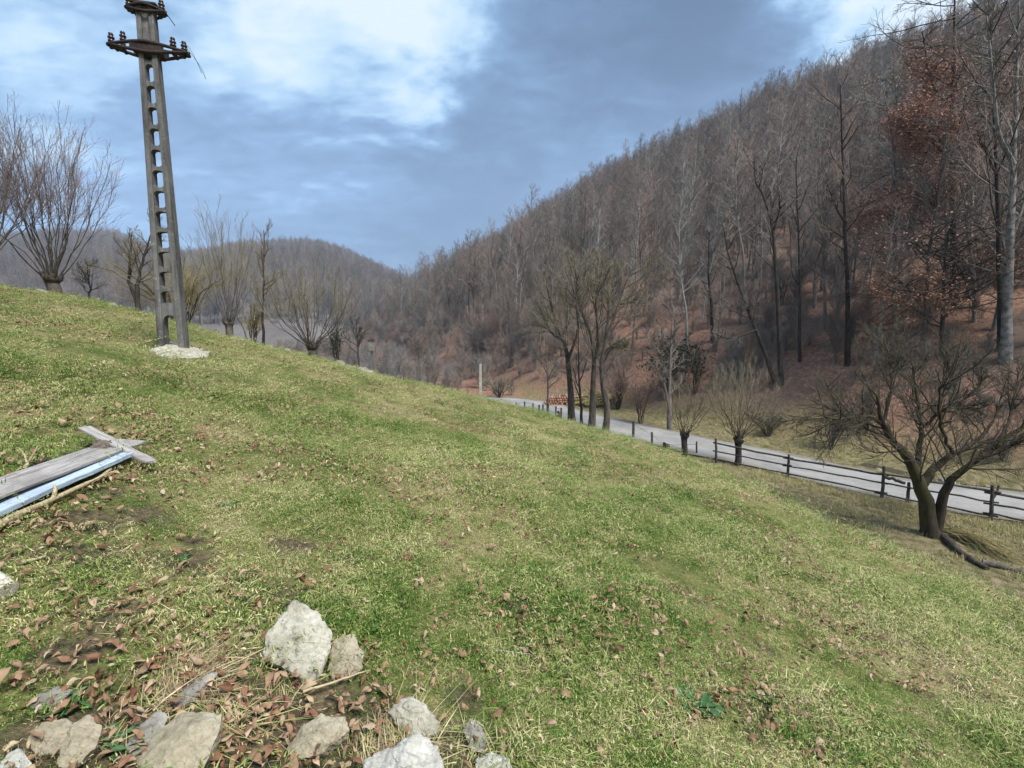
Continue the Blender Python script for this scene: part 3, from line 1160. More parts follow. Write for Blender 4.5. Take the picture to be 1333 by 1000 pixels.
p = ground_at(890, 596)
pollard(890, 0, 490, 1.35, .17, 17, 1.7, 411, 'small pollarded tree with a dark trunk left of the rail fence end', M['bark_dark'], M['twig_olive'], loc=p, side=12, twig=.0045, curve=.7, name='pollard_tree', asym=.1)
p = ground_at(960, 607)
pollard(962, 0, 462, 1.5, .17, 22, 2.0, 412, 'round-crowned pollard standing at the left end of the rail fence', M['bark_dark'], M['twig_olive'], loc=p, side=12, twig=.0045, curve=.8)

# the old apple tree on the right
yb = ground_at(1212, 697)
px_tree([[(1212, 698), (1208, 665), (1199, 635), (1188, 608), (1178, 588), (1157, 566), (1147, 541), (1141, 515)],
         [(1192, 618), (1196, 590), (1200, 560), (1196, 530), (1190, 490), (1186, 462)],
         [(1201, 632), (1215, 612), (1235, 593), (1262, 580), (1285, 560), (1305, 525)],
         [(1216, 696), (1224, 662), (1234, 632), (1249, 613), (1275, 597), (1305, 572), (1345, 550)],
         [(1162, 572), (1145, 548), (1120, 540), (1090, 546), (1060, 538)],
         [(1240, 590), (1225, 555), (1222, 515), (1235, 470)],
         [(1300, 574), (1320, 530), (1325, 480)],
         [(1149, 548), (1160, 510), (1158, 470), (1150, 440)],
         [(1198, 560), (1225, 535), (1255, 520), (1285, 490)]], yb[1],
        [(.25, .03), (.10, .02), (.14, .025), (.17, .035), (.07, .015), (.06, .015), (.06, .015), (.055, .015), (.055, .015)],
        'old mossy fruit tree with forked dark trunk in front of the rail fence', M['bark_mossy'], M['twig_dark'], 421,
        dys=[-.3, 1.0, .5, -.9, -1.2, -1.4, .8, 1.2, -.8], base=yb, n1=12, n2=9, n3=8, l1=.48, l2=.58, l3=.58, a1=48, up=.12, twig=.006, t0=.3, r1=.028, jit=.10, name='fruit_tree', flare=.35, ntrunk=16)


# hillside trees one can single out
def hill_skel(pl, label, r, seed, bm=M['bark_dark'], tm=M['twig_forest'], extra=None, **kw):
    base = ground_at(*pl[0])
    pls = [pl] + (extra or [])
    rds = [(r, .03)] + [(r * .5, .02)] * len(extra or [])
    kw.setdefault('n1', 16)
    kw.setdefault('l1', .2)
    kw.setdefault('t0', .3)
    kw.setdefault('twig', .008)
    kw.setdefault('r1', .04)
    kw.setdefault('n3', 7)
    kw.setdefault('n2', 7)
    return px_tree(pls, base[1], rds, label, bm, tm, seed, base=base, dys=[0.4, -1, 1, .5][:len(pls)], **kw)


hill_skel([(1018, 500), (1014, 440), (1010, 350), (1006, 300), (996, 262), (984, 236), (982, 210)], 'dark-trunked tree kinked to the left near its top on the hillside', .15, 501, extra=[[(1006, 300), (1015, 270), (1012, 235)]])
hill_skel([(1012, 497), (994, 455), (978, 415), (962, 372), (948, 330), (940, 290)], 'dark tree leaning strongly left low on the hillside behind the pollard', .15, 502, extra=[[(985, 430), (950, 440), (925, 432)]])
hill_skel([(1104, 475), (1103, 406), (1102, 340), (1100, 290), (1098, 243), (1096, 170), (1094, 110)], 'tall straight dark tree in the middle of the near hillside', .15, 503, extra=[[(1101, 290), (1085, 265), (1078, 240)]])
hill_skel([(1042, 470), (1041, 400), (1040, 330), (1038, 262), (1036, 205)], 'upright thin dark tree left of the tall straight one on the hillside', .10, 504)
hill_skel([(1166, 420), (1165, 340), (1164, 270), (1163, 200), (1155, 140), (1148, 110)], 'thin pale-barked tree left of the rust-leaved beech', .14, 505, bm=M['bark_pale'], extra=[[(1163, 210), (1168, 150), (1163, 90)]])
hill_skel([(928, 445), (926, 400), (922, 350), (924, 300)], 'dark stubby tree on the lower hillside above the small pollards', .15, 506)
hill_skel([(1309, 470), (1311, 400), (1315, 320), (1320, 220), (1324, 100), (1327, -40)], 'big pale-barked tree at the right edge of the hillside', .25, 507, bm=M['bark_pale'], tm=M['twig_dark'], n1=20, l1=.26, extra=[[(1320, 215), (1300, 170), (1290, 80), (1280, -10)]])
hill_skel([(1304, 455), (1302, 380), (1300, 280), (1296, 180), (1290, 60), (1284, -60)], 'dark-trunked tree just left of the big pale-barked tree', .14, 508, n1=20, l1=.26, extra=[[(1298, 230), (1280, 190), (1272, 170)]])
hill_skel([(872, 560), (871, 510), (873, 460), (876, 400)], 'grey twin tree behind the road near the dark ivy bushes', .17, 509, bm=M['bark_grey'], extra=[[(872, 540), (862, 480), (860, 420)]])
hill_skel([(1075, 428), (1073, 360), (1070, 300), (1064, 240)], 'slim grey tree between the two straight dark hillside trees', .12, 510, bm=M['bark_grey'])

# beeches that kept their rust leaves
hill_skel([(1243, 395), (1242, 320), (1241, 240), (1240, 150), (1242, 60), (1243, -30)], 'tall beech still holding rust-red dead leaves on the right hillside', .24, 521, tm=M['twig_dark'], n1=40, n2=7, n3=6, l1=.36, a1=74, up=.02, flat=.55,
          extra=[[(1241, 210), (1205, 175), (1180, 150)], [(1241, 140), (1215, 110), (1200, 40)], [(1242, 240), (1190, 255), (1130, 278)]], leaf=(7, .07), leaf_m=M['leaf_rust'], name='beech_tree', leafspread=.42, t0=.12)
hill_skel([(1225, 462), (1228, 400), (1230, 340), (1238, 290)], 'low beech with orange-brown dead leaves beneath the rust-red one', .14, 522, tm=M['twig_dark'], n1=30, n2=6, n3=5, l1=.62, a1=72, up=.02, flat=.6, t0=.15,
          extra=[[(1228, 400), (1190, 380), (1165, 360)], [(1229, 370), (1270, 345), (1300, 335)]], leaf=(4, .065), leaf_m=M['leaf_orange'], name='beech_tree', leafspread=.18)

# shrubs by the road and the slope foot
def gshrub(px, py, top, label, tm, seed, w, **kw):
    return shrub(px, 0, top, label, tm, seed, w, loc=ground_at(px, py), **kw)


gshrub(805, 533, 478, 'reddish bare bush across the road right of the big willows', M['twig_red'], 601, 2.3, stems=16, tip=.012, r0=.05)
gshrub(833, 553, 500, 'small dark-stemmed bush on the grass strip beyond the road', M['twig_red'], 602, 1.1, stems=9, tip=.01)
gshrub(868, 520, 440, 'dark evergreen ivy thicket on the slope above the road', M['twig_dark'], 603, 1.8, stems=14, leaf=(2, .12), leaf_m=M['leaf_ivy'], name='ivy_bush')
gshrub(905, 512, 452, 'dark green thicket right of the evergreen ivy thicket', M['twig_dark'], 604, 1.5, stems=12, leaf=(1, .10), leaf_m=M['leaf_ivy'], name='ivy_bush')
gshrub(1000, 568, 540, 'low dark bramble patch behind the round pollard', M['twig_dark'], 605, 1.4, stems=14, leaf=(1, .06), leaf_m=M['leaf_ivy'], name='bramble_bush')
gshrub(1080, 585, 520, 'tangled bare bush on the slope foot behind the road', M['twig_dark'], 606, 1.6, stems=14, tip=.008)
gshrub(1130, 560, 500, 'grey bare bush above the road left of the fruit tree crown', M['twig_dark'], 607, 1.6, stems=14, tip=.008)
gshrub(1305, 598, 560, 'low brown brush heap at the slope foot on the far right', M['twig_red'], 608, 1.0, stems=12, tip=.008)
gshrub(650, 519, 492, 'grey-green bare bush right of the plain concrete post', M['twig_olive'], 609, 1.8, stems=14, tip=.012, r0=.04)

# ------------------------------------------------------------------ concrete power pole
m, nt, b = new_mat('pole_concrete')
tc = nt.n('ShaderNodeTexCoord')
n1 = nt.noise(tc.outputs['Object'], 2.5, 6, .7)
n2 = nt.noise(tc.outputs['Object'], 40, 3, .7)
mp = nt.n('ShaderNodeMapping')
mp.inputs['Scale'].default_value = (6, 6, .5)
nt.link(tc.outputs['Object'], mp.inputs[0])
n3 = nt.noise(mp.outputs[0], 2.0, 4, .6)
col = nt.ramp(nt.math('ADD', nt.math('MULTIPLY', n1, .45), nt.math('MULTIPLY', n3, .55)), [(.37, (.055, .053, .050)), (.5, (.13, .125, .117)), (.66, (.215, .208, .195))])
col = nt.mix(.35, col, nt.ramp(n2, [(.3, (.4, .4, .4)), (.7, (1.2, 1.2, 1.2))]), 'MULTIPLY')
n4 = nt.noise(tc.outputs['Object'], 9, 5, .75)
col = nt.mix(nt.maprange(n4, .58, .68, 0, .55), col, (.30, .285, .26))
col = nt.mix(nt.maprange(nt.noise(mp.outputs[0], .8, 4, .6), .58, .72, 0, .5), col, (.075, .05, .032))
nt.link(col, b.inputs['Base Color'])
bump(nt, b, n2, .5, .01)
M['concrete'] = m
m, nt, b = new_mat('pole_steel')
tc = nt.n('ShaderNodeTexCoord')
nt.link(nt.ramp(nt.noise(tc.outputs['Object'], 12, 4, .7), [(.35, (.018, .014, .013)), (.7, (.06, .042, .035))]), b.inputs['Base Color'])
b.inputs['Roughness'].default_value = .6
M['steel'] = m
m, nt, b = new_mat('insulator_porcelain')
b.inputs['Base Color'].default_value = (.035, .022, .02, 1)
b.inputs['Roughness'].default_value = .25
b.inputs['Specular IOR Level'].default_value = .5
M['insulator'] = m
m, nt, b = new_mat('wire_metal')
b.inputs['Base Color'].default_value = (.05, .05, .055, 1)
b.inputs['Metallic'].default_value = .6
b.inputs['Roughness'].default_value = .5
M['wire'] = m


def bm_mesh(name, bm, mat, bev=0.0, smooth=False):
    if bev:
        bmesh.ops.bevel(bm, geom=list(bm.edges), offset=bev, segments=2, affect='EDGES', profile=.6)
    bmesh.ops.recalc_face_normals(bm, faces=list(bm.faces))
    me = bpy.data.meshes.new(name)
    bm.to_mesh(me)
    bm.free()
    for p_ in me.polygons:
        p_.use_smooth = smooth
    if mat:
        me.materials.append(mat)
    return me


def hexa(bm, b8):
    vs = [bm.verts.new(tuple(v)) for v in b8]
    for f in ((0, 3, 2, 1), (4, 5, 6, 7), (0, 1, 5, 4), (1, 2, 6, 5), (2, 3, 7, 6), (3, 0, 4, 7)):
        bm.faces.new([vs[q] for q in f])


def box(bm, x0, x1, y0, y1, z0, z1):
    hexa(bm, [(x0, y0, z0), (x1, y0, z0), (x1, y1, z0), (x0, y1, z0), (x0, y0, z1), (x1, y0, z1), (x1, y1, z1), (x0, y1, z1)])


pb = ground_at(227, 458)
PD = pb[1]
PHt = at_depth(190, 9, PD)[2] - pb[2]
print('posts', [(np.round(q_[0], 2), round(q_[1], 2)) for q_ in []])
print('pole at', pb, 'height', PHt)
K = PD / 12.0
pole = thing('power_pole', 'leaning-looking concrete power pole with ladder-like openings on the meadow', 'power pole', pb, rad(13))
w0, w1 = .29 * K, .175 * K          # half widths
d0_, d1_ = .17 * K, .11 * K         # half depths
ft = .132 * K                       # flange thickness


def pw(z):
    f = z / PHt
    return w0 + (w1 - w0) * f, d0_ + (d1_ - d0_) * f


for sg_ in (-1, 1):
    bm = bmesh.new()
    zb, zt = -.6, PHt
    wb, db = pw(zb)
    wt, dt = pw(zt)
    hexa(bm, [(sg_ * wb - (ft if sg_ > 0 else 0), -db, zb), (sg_ * wb + (0 if sg_ > 0 else ft), -db, zb), (sg_ * wb + (0 if sg_ > 0 else ft), db, zb), (sg_ * wb - (ft if sg_ > 0 else 0), db, zb),
              (sg_ * wt - (ft * .8 if sg_ > 0 else 0), -dt, zt), (sg_ * wt + (0 if sg_ > 0 else ft * .8), -dt, zt), (sg_ * wt + (0 if sg_ > 0 else ft * .8), dt, zt), (sg_ * wt - (ft * .8 if sg_ > 0 else 0), dt, zt)])
    link('flange', bm_mesh('flange', bm, M['concrete'], .012 * K), pole)
# rungs between the openings (arched undersides) and solid web at top
nr = 13
z_first = PHt * .132
z_last = PHt * .845
zs = [z_first + (z_last - z_first) * q / (nr - 1) for q in range(nr)]
for q, z in enumerate(zs):
    w, d = pw(z)
    wi = w - ft * .9 + .004
    dd = d * .72
    hh = (.30 if q == 0 else .085) * K
    prof = []
    na2 = 8
    top, bot = [], []
    for k_ in range(na2 + 1):
        xx = -wi + 2 * wi * k_ / na2
        e_ = (abs(xx) / wi) ** 4
        top.append((xx, z + hh * (.5 + .8 * e_ * (0 if q == 0 else 1))))
        bot.append((xx, z - hh * (.5 + .8 * e_)))
    bm = bmesh.new()
    fr = [bm.verts.new((a, -dd, c)) for a, c in top + bot[::-1]]
    bk = [bm.verts.new((a, dd, c)) for a, c in top + bot[::-1]]
    bm.faces.new(fr)
    bm.faces.new(bk[::-1])
    L_ = len(fr)
    for k_ in range(L_):
        bm.faces.new([fr[k_], bk[k_], bk[(k_ + 1) % L_], fr[(k_ + 1) % L_]])
    link('rung', bm_mesh('rung', bm, M['concrete']), pole)
bm = bmesh.new()
za, zb = PHt * .868, PHt - .02
wa, da = pw(za)
wb, db = pw(zb)
wa -= ft * .85
wb -= ft * .7
hexa(bm, [(-wa, -da * .6, za), (wa, -da * .6, za), (wa, da * .6, za), (-wa, da * .6, za), (-wb, -db * .6, zb), (wb, -db * .6, zb), (wb, db * .6, zb), (-wb, db * .6, zb)])
link('web', bm_mesh('web', bm, M['concrete']), pole)


def crossarm(z, half, h, dpt, name):
    # two bowed bars either side of the pole with slots between, tapered tips
    g = Geo()
    _, d = pw(z)
    for sy in (-1, 1):
        for lev in (0, 1):
            n = 13
            xs = np.linspace(-half, half, n)
            f = np.abs(xs) / half
            zz = z + (h * (1 - f ** 1.3) * (-.5 if lev == 0 else .35)) + .02 * K
            yy_ = sy * (d + .05 * K) * (1 - .55 * f ** 1.5)
            P = np.column_stack([xs, yy_, zz])
            g.merge(tubes(P, np.full(n, dpt) * (1 - .25 * f), 6, cap=True))
    for sx in (-1, 1):
        for f in (.30, .66, .86, 1.0):
            xx = sx * half * f
            yy_ = (d + .05 * K) * (1 - .55 * f ** 1.5)
            za = z - .5 * h * (1 - f ** 1.3)
            g.merge(tubes(np.array([[xx, -yy_, za], [xx, 0, za + .02], [xx, yy_, za]]), np.full(3, dpt * 1.1), 6, cap=True))
            g.merge(tubes(np.array([[xx, 0, za], [xx, 0, z + .05], [xx, 0, z + .35 * h * (1 - f ** 1.3) + .04]]), np.full(3, dpt * 1.3), 6, cap=True))
    # solid middle plates
    return link(name, g.mesh(name, M['steel']), pole)


def lathe(prof, n=14):
    g = Geo()
    a = np.arange(n) * 2 * math.pi / n
    V = np.array([[r * math.cos(q), r * math.sin(q), z] for r, z in prof for q in a])
    m_ = len(prof)
    F = [[i * n + j, i * n + (j + 1) % n, (i + 1) * n + (j + 1) % n, (i + 1) * n + j] for i in range(m_ - 1) for j in range(n)]
    g.add(V, np.array(F))
    return g


ins_prof = [(0, 0), (.018, 0), (.018, .05), (.05, .055), (.055, .085), (.036, .10), (.036, .115), (.052, .13), (.055, .16), (.034, .175), (.03, .19), (.042, .205), (.035, .24), (.0, .25)]
ins_me = lathe([(r * K * 1.25, z * K * 1.05) for r, z in ins_prof]).mesh('insulator', M['insulator'])
z1_ = at_depth(190, 66, PD)[2] - pb[2]
crossarm(z1_, .80 * K, .27 * K, .042 * K, 'crossarm')
for xx in (-.76, -.52, .50, .73):
    o = link('insulator', ins_me, pole, (xx * K, 0, z1_ + (.03 + (.06 if abs(xx) < .6 else 0)) * K))
z2_ = PHt - .10 * K
crossarm(z2_, .38 * K, .20 * K, .035 * K, 'crossarm')
for xx in (-.34, .32):
    link('insulator', ins_me, pole, (xx * K, 0, z2_ + .03 * K))
bm = bmesh.new()
_, dz = pw(z2_)
box(bm, -.26 * K, .26 * K, -dz - .03, dz + .03, PHt + .002, PHt + .05 * K)
link('top_plate', bm_mesh('top_plate', bm, M['steel'], .01), pole)
bm = bmesh.new()
_, dz = pw(z1_)
box(bm, -.34 * K, .34 * K, -dz - .05 * K, -dz - .005, z1_ - .11 * K, z1_ + .11 * K)
box(bm, -.34 * K, .34 * K, dz + .005, dz + .05 * K, z1_ - .11 * K, z1_ + .11 * K)
link('clamp', bm_mesh('clamp', bm, M['steel'], .01), pole)
g = tubes(poly([(.73 * K, 0, z1_ + .22 * K), (.88 * K, .05, z1_ + .02 * K), (1.02 * K, .1, z1_ - .2 * K), (1.09 * K, .15, z1_ - .42 * K)], 10), np.full(10, .0055 * K), 5)
g.merge(tubes(poly([(.64 * K, 0, z1_ + .27 * K), (.82 * K, -.03, z1_ + .18 * K), (.94 * K, .02, z1_ - .04 * K), (1.03 * K, .1, z1_ - .32 * K)], 10), np.full(10, .005 * K), 5))
link('cut_wire', g.mesh('cut_wire', M['wire']), pole)
g = tubes(poly([(.32 * K, 0, z2_ + .14 * K), (.42 * K, 0, z2_ + .0 * K), (.55 * K, .05, z2_ - .2 * K)], 8), np.full(8, .010 * K), 5)
link('cut_wire', g.mesh('cut_wire', M['wire']), pole)

# ------------------------------------------------------------------ stone generator
def rock_material(name, c1, c2, c3):
    m, nt, b = new_mat(name)
    tc = nt.n('ShaderNodeTexCoord')
    n1 = nt.noise(tc.outputs['Object'], 7, 6, .65)
    n2 = nt.noise(tc.outputs['Object'], 45, 5, .7)
    vo = nt.n('ShaderNodeTexVoronoi', feature='DISTANCE_TO_EDGE')
    wv = nt.n('ShaderNodeVectorMath', operation='ADD')
    nz = nt.n('ShaderNodeTexNoise')
    nz.inputs['Scale'].default_value = 6
    nt.link(tc.outputs['Object'], nz.inputs['Vector'])
    sc = nt.n('ShaderNodeVectorMath', operation='SCALE')
    sc.inputs['Scale'].default_value = .35
    nt.link(nz.outputs['Color'], sc.inputs[0])
    nt.link(tc.outputs['Object'], wv.inputs[0])
    nt.link(sc.outputs[0], wv.inputs[1])
    nt.link(wv.outputs[0], vo.inputs['Vector'])
    vo.inputs['Scale'].default_value = 5
    col = nt.ramp(n1, [(.32, c1), (.5, c2), (.68, c3)])
    col = nt.mix(.7, col, nt.ramp(n2, [(.3, (.55, .53, .5)), (.55, (1.05, 1.05, 1.03))]), 'MULTIPLY')
    col = nt.mix(nt.maprange(vo.outputs['Distance'], .0, .012, .35, 0), col, (.07, .06, .045))
    nt.link(col, b.inputs['Base Color'])
    bump(nt, b, nt.math('ADD', n1, nt.math('MULTIPLY', n2, .6)), .8, .02)
    return m


M['stone_pale'] = rock_material('stone_pale', (.27, .25, .19), (.38, .355, .28), (.50, .475, .40))
M['stone_tan'] = rock_material('stone_tan', (.22, .19, .125), (.33, .285, .20), (.43, .385, .285))
M['stone_grey'] = rock_material('stone_grey', (.15, .138, .118), (.25, .233, .20), (.36, .34, .30))
M['stone_white'] = rock_material('stone_white', (.33, .315, .27), (.44, .425, .375), (.55, .535, .48))


ROCKS = []


def make_rock(name, outline, mat, label, seed, thick=.7, basepx=None, bulge=.16, tilt=.5, group=None, cat='stone', inner=5, amp=.05, lift=0.24):
    rg = np.random.default_rng(seed)
    o = np.array(outline, float)
    cx = o[:, 0].mean()
    by = o[:, 1].max()
    G = ground_at(basepx[0] if basepx else cx, (basepx[1] if basepx else by))
    tocam = norm(-G)
    n_ = norm(tocam * tilt + np.array([0, 0, 1.0]) * (1 - tilt))
    if cat == 'footing':
        n_ = norm(np.array([H1(G[0] - .4, G[1], False) - H1(G[0] + .4, G[1], False), H1(G[0], G[1] - .4, False) - H1(G[0], G[1] + .4, False), .8]))
    pts = []
    for a, b_ in o:
        d = ray(a, b_)
        pts.append(d * (G @ n_) / (d @ n_))
    pts = np.array(pts)
    ctr = pts.mean(0)
    size = np.linalg.norm(pts - ctr, axis=1).mean() * 2
    cloud = [p_ + n_ * size * rg.uniform(-.04, .03) for p_ in pts]
    for q in range(inner):
        w = rg.dirichlet(np.ones(len(pts)) * .9)
        c = (w[:, None] * pts).sum(0)
        cloud.append(ctr + (c - ctr) * .9 + n_ * size * bulge * rg.uniform(.4, 1.0))
    for p_ in pts:
        cloud.append(ctr + (p_ - ctr) * rg.uniform(.72, .92) - n_ * size * thick * rg.uniform(.7, 1.0))
    cloud = np.array(cloud) + n_ * lift * size
    ROCKS.append((G[0] + (ctr - G)[0] * .8, G[1] + (ctr - G)[1] * .8, size * .5))
    org = Vector(G)
    bm = bmesh.new()
    for p_ in cloud:
        bm.verts.new(Vector(p_) - org)
    r = bmesh.ops.convex_hull(bm, input=list(bm.verts))
    bmesh.ops.delete(bm, geom=[v for v in bm.verts if not v.link_faces], context='VERTS')
    L0 = size * .038
    for it in range(7):
        es = [e_ for e_ in bm.edges if e_.calc_length() > L0]
        if not es:
            break
        bmesh.ops.subdivide_edges(bm, edges=es, cuts=1)
        bmesh.ops.triangulate(bm, faces=list(bm.faces))
    bmesh.ops.smooth_vert(bm, verts=list(bm.verts), factor=.5, use_axis_x=True, use_axis_y=True, use_axis_z=True)
    bm.normal_update()
    so = Vector((seed * 1.7, seed * .9, seed * 2.3))
    for v in bm.verts:
        q = v.co / size
        d = mnoise.fractal(q * 3.2 + so, .7, 2.2, 6) * amp + abs(mnoise.noise(q * 7 + so)) * amp * -.5
        # layered ledges
        d += amp * .35 * (math.floor((q.dot(Vector((.3, .4, .85)))) * 9 + mnoise.noise(q * 4)) % 2)
        v.co += v.normal * d * size
    me = bm_mesh(name, bm, mat, smooth=True)
    ob = link(name, me, loc=G)
    tag(ob, label, cat, group)
    # sharp facets
    try:
        me.set_sharp_from_angle(angle=rad(38))
    except Exception:
        pass
    return ob


SG = 'stones lying in the meadow foreground'
make_rock('stone', [(345, 838), (352, 822), (372, 795), (384, 787), (398, 790), (415, 800), (432, 822), (428, 850), (415, 880), (400, 893), (378, 880), (352, 862), (340, 850)], M['stone_pale'], 'largest pale angular boulder standing on the grass in the foreground', 1, .6, tilt=.62, group=SG, basepx=(388, 893), bulge=.1, lift=.05)
make_rock('stone', [(428, 870), (432, 840), (446, 828), (460, 829), (473, 850), (470, 872), (458, 888), (436, 890)], M['stone_tan'], 'upright mossy-edged stone touching the right side of the largest boulder', 2, .5, tilt=.65, group=SG, lift=.08)
make_rock('stone', [(374, 985), (392, 955), (420, 937), (448, 942), (456, 958), (438, 975), (408, 994), (382, 996)], M['stone_tan'], 'tan oblong stone below the largest boulder', 3, .5, tilt=.45, group=SG)
make_rock('stone', [(506, 935), (522, 917), (536, 914), (556, 926), (573, 945), (566, 962), (540, 968), (515, 950)], M['stone_pale'], 'rounded pale stone with a dark crack, right of the tan oblong stone', 4, .6, tilt=.5, group=SG)
make_rock('stone', [(470, 1005), (505, 985), (540, 967), (562, 975), (578, 1000), (570, 1030), (480, 1035)], M['stone_white'], 'whitish stone cut by the bottom edge of the photo, under the cracked one', 5, .6, tilt=.45, group=SG)
make_rock('stone', [(180, 1005), (205, 965), (235, 940), (265, 938), (292, 942), (288, 960), (270, 990), (262, 1020), (190, 1030)], M['stone_tan'], 'broad yellowish slab stone at the bottom edge left of the leaf pile', 6, .4, tilt=.4, group=SG, amp=.03)
make_rock('stone', [(165, 975), (185, 948), (208, 930), (219, 938), (212, 958), (190, 982), (172, 990)], M['stone_grey'], 'narrow grey stone leaning beside the broad yellowish slab', 7, .5, tilt=.5, group=SG)
make_rock('stone', [(35, 968), (55, 948), (88, 940), (100, 955), (82, 985), (48, 990)], M['stone_tan'], 'tan blocky stone in the bottom left corner, left one of a touching pair', 8, .6, tilt=.5, group=SG)
make_rock('stone', [(78, 985), (95, 948), (115, 936), (134, 955), (128, 975), (100, 1005), (75, 1008)], M['stone_tan'], 'tan blocky stone in the bottom left corner, right one of a touching pair', 9, .6, tilt=.5, group=SG)
make_rock('stone', [(0, 1000), (12, 984), (28, 980), (42, 998), (36, 1020), (0, 1025)], M['stone_white'], 'small white stone at the very bottom left corner', 10, .6, tilt=.5, group=SG)
make_rock('stone', [(38, 925), (50, 910), (75, 901), (95, 903), (80, 918), (55, 932)], M['stone_grey'], 'flat grey stone half sunk in the grass near the left edge', 11, .4, tilt=.35, group=SG)
make_rock('stone', [(222, 920), (240, 905), (266, 885), (284, 880), (276, 896), (255, 914), (236, 928)], M['stone_grey'], 'long grey stone partly hidden under the dry grass tuft', 12, .5, tilt=.4, group=SG)
make_rock('stone', [(602, 955), (612, 940), (624, 945), (633, 965), (628, 985), (612, 978)], M['stone_grey'], 'small hollow grey stone at the bottom, right of the cracked one', 13, .6, tilt=.5, group=SG)
make_rock('stone', [(620, 995), (640, 985), (662, 992), (668, 1010), (640, 1020), (618, 1012)], M['stone_white'], 'small pale stone on the bottom edge in the middle of the photo', 14, .5, tilt=.4, group=SG)
make_rock('stone', [(562, 948), (570, 944), (576, 950), (572, 957), (564, 957)], M['stone_tan'], 'small round tan pebble beside the cracked stone', 15, .7, tilt=.5, group=SG)
# pole footing
make_rock('footing', [(198, 461), (206, 454), (222, 450), (246, 452), (262, 457), (274, 463), (266, 468), (244, 466), (224, 464), (208, 468)], M['stone_pale'], 'broken whitish concrete slab around the foot of the power pole', 21, .22, tilt=.1, cat='footing', bulge=.05, inner=4, amp=.04, lift=.022)
# small stones and clods along the crest
for q, (px, ex, sz) in enumerate([(440, .4, .16), (452, .5, .12), (470, .3, .2), (478, .6, .14), (505, .5, .12), (372, .4, .13), (388, .3, .10), (350, .5, .12), (312, .5, .12), (150, .3, .12), (60, .6, .12), (560, .3, .12)]):
    p = behind_crest(px, .25 - ex * .5)
    sz *= 1.5
    rg = np.random.default_rng(900 + q)
    bm = bmesh.new()
    bmesh.ops.create_icosphere(bm, subdivisions=3, radius=sz)
    for v in bm.verts:
        v.co += v.co.normalized() * sz * .45 * mnoise.fractal(v.co / sz * .9 + Vector((q * 3, 0, 0)), .9, 2.1, 3)
        v.co.x *= 1.0
        v.co.z *= .7
    tag(link('clod', bm_mesh('clod', bm, M['stone_grey'], smooth=True), loc=p), 'dark clod or small stone on the meadow crest line', 'stone', 'small clods along the meadow crest')

# ------------------------------------------------------------------ timber at the left
def wood_mat(name, c1, c2, c3, sc=(1.5, 22, 22)):
    m, nt, b = new_mat(name)
    tc = nt.n('ShaderNodeTexCoord')
    mp = nt.n('ShaderNodeMapping')
    mp.inputs['Scale'].default_value = sc
    nt.link(tc.outputs['Object'], mp.inputs[0])
    n1 = nt.noise(mp.outputs[0], 2.2, 6, .7, .6)
    n2 = nt.noise(tc.outputs['Object'], 2.2, 4, .6)
    col = nt.ramp(n1, [(.34, c1), (.5, c2), (.68, c3)])
    col = nt.mix(nt.maprange(n2, .52, .68, 0, .55), col, c1)
    nt.link(col, b.inputs['Base Color'])
    bump(nt, b, n1, .7, .01)
    return m


M['board_grey'] = wood_mat('board_grey', (.16, .14, .125), (.32, .295, .27), (.45, .42, .39))
M['board_dark'] = wood_mat('board_dark', (.05, .04, .032), (.13, .105, .085), (.24, .20, .165))
M['board_blue'] = wood_mat('board_blue', (.30, .37, .43), (.42, .51, .60), (.55, .63, .71))
M['stick_pale'] = wood_mat('stick_pale', (.26, .20, .11), (.42, .34, .20), (.55, .46, .30))
M['log_white'] = wood_mat('log_white', (.36, .32, .25), (.55, .50, .42), (.66, .62, .54))


def board(name, a, b_, width, thick, mat, label, lift_a, lift_b, roll=0.0, cat='board', bend=0.0, ragged=.012):
    """plank from world point a to b (ground points + lifts)"""
    A = Vector(a) + Vector((0, 0, lift_a))
    B = Vector(b_) + Vector((0, 0, lift_b))
    L = (B - A).length
    n = 14
    bm = bmesh.new()
    rings = []
    rg = np.random.default_rng(int(abs(a[0] * 1000)) % 9999)
    for q in range(n):
        f = q / (n - 1)
        xx = L * f
        zz = bend * math.sin(f * math.pi)
        w_ = width / 2 + rg.normal() * ragged * .3
        ex = rg.normal() * ragged if q in (0, n - 1) else 0
        rings.append([bm.verts.new((xx + ex * s_, sy * w_, zz + sz * thick / 2)) for s_, (sy, sz) in zip((1, -1, 2, .5), ((-1, -1), (1, -1), (1, 1), (-1, 1)))])
    for q in range(n - 1):
        for k_ in range(4):
            bm.faces.new([rings[q][k_], rings[q][(k_ + 1) % 4], rings[q + 1][(k_ + 1) % 4], rings[q + 1][k_]])
    bm.faces.new(rings[0][::-1])
    bm.faces.new(rings[-1])
    me = bm_mesh(name, bm, mat, .004)
    o = link(name, me, loc=A)
    X = (B - A).normalized()
    Zu = Vector((0, 0, 1))
    # lie on the local slope
    nx = Vector((H1(A.x - .3, A.y) - H1(A.x + .3, A.y), H1(A.x, A.y - .3) - H1(A.x, A.y + .3), .6)).normalized()
    Yv = nx.cross(X).normalized()
    Zv = X.cross(Yv)
    mt = Matrix((X, Yv, Zv)).transposed()
    o.rotation_euler = (mt @ Matrix.Rotation(roll, 3, 'X')).to_euler()
    tag(o, label, cat)
    return o


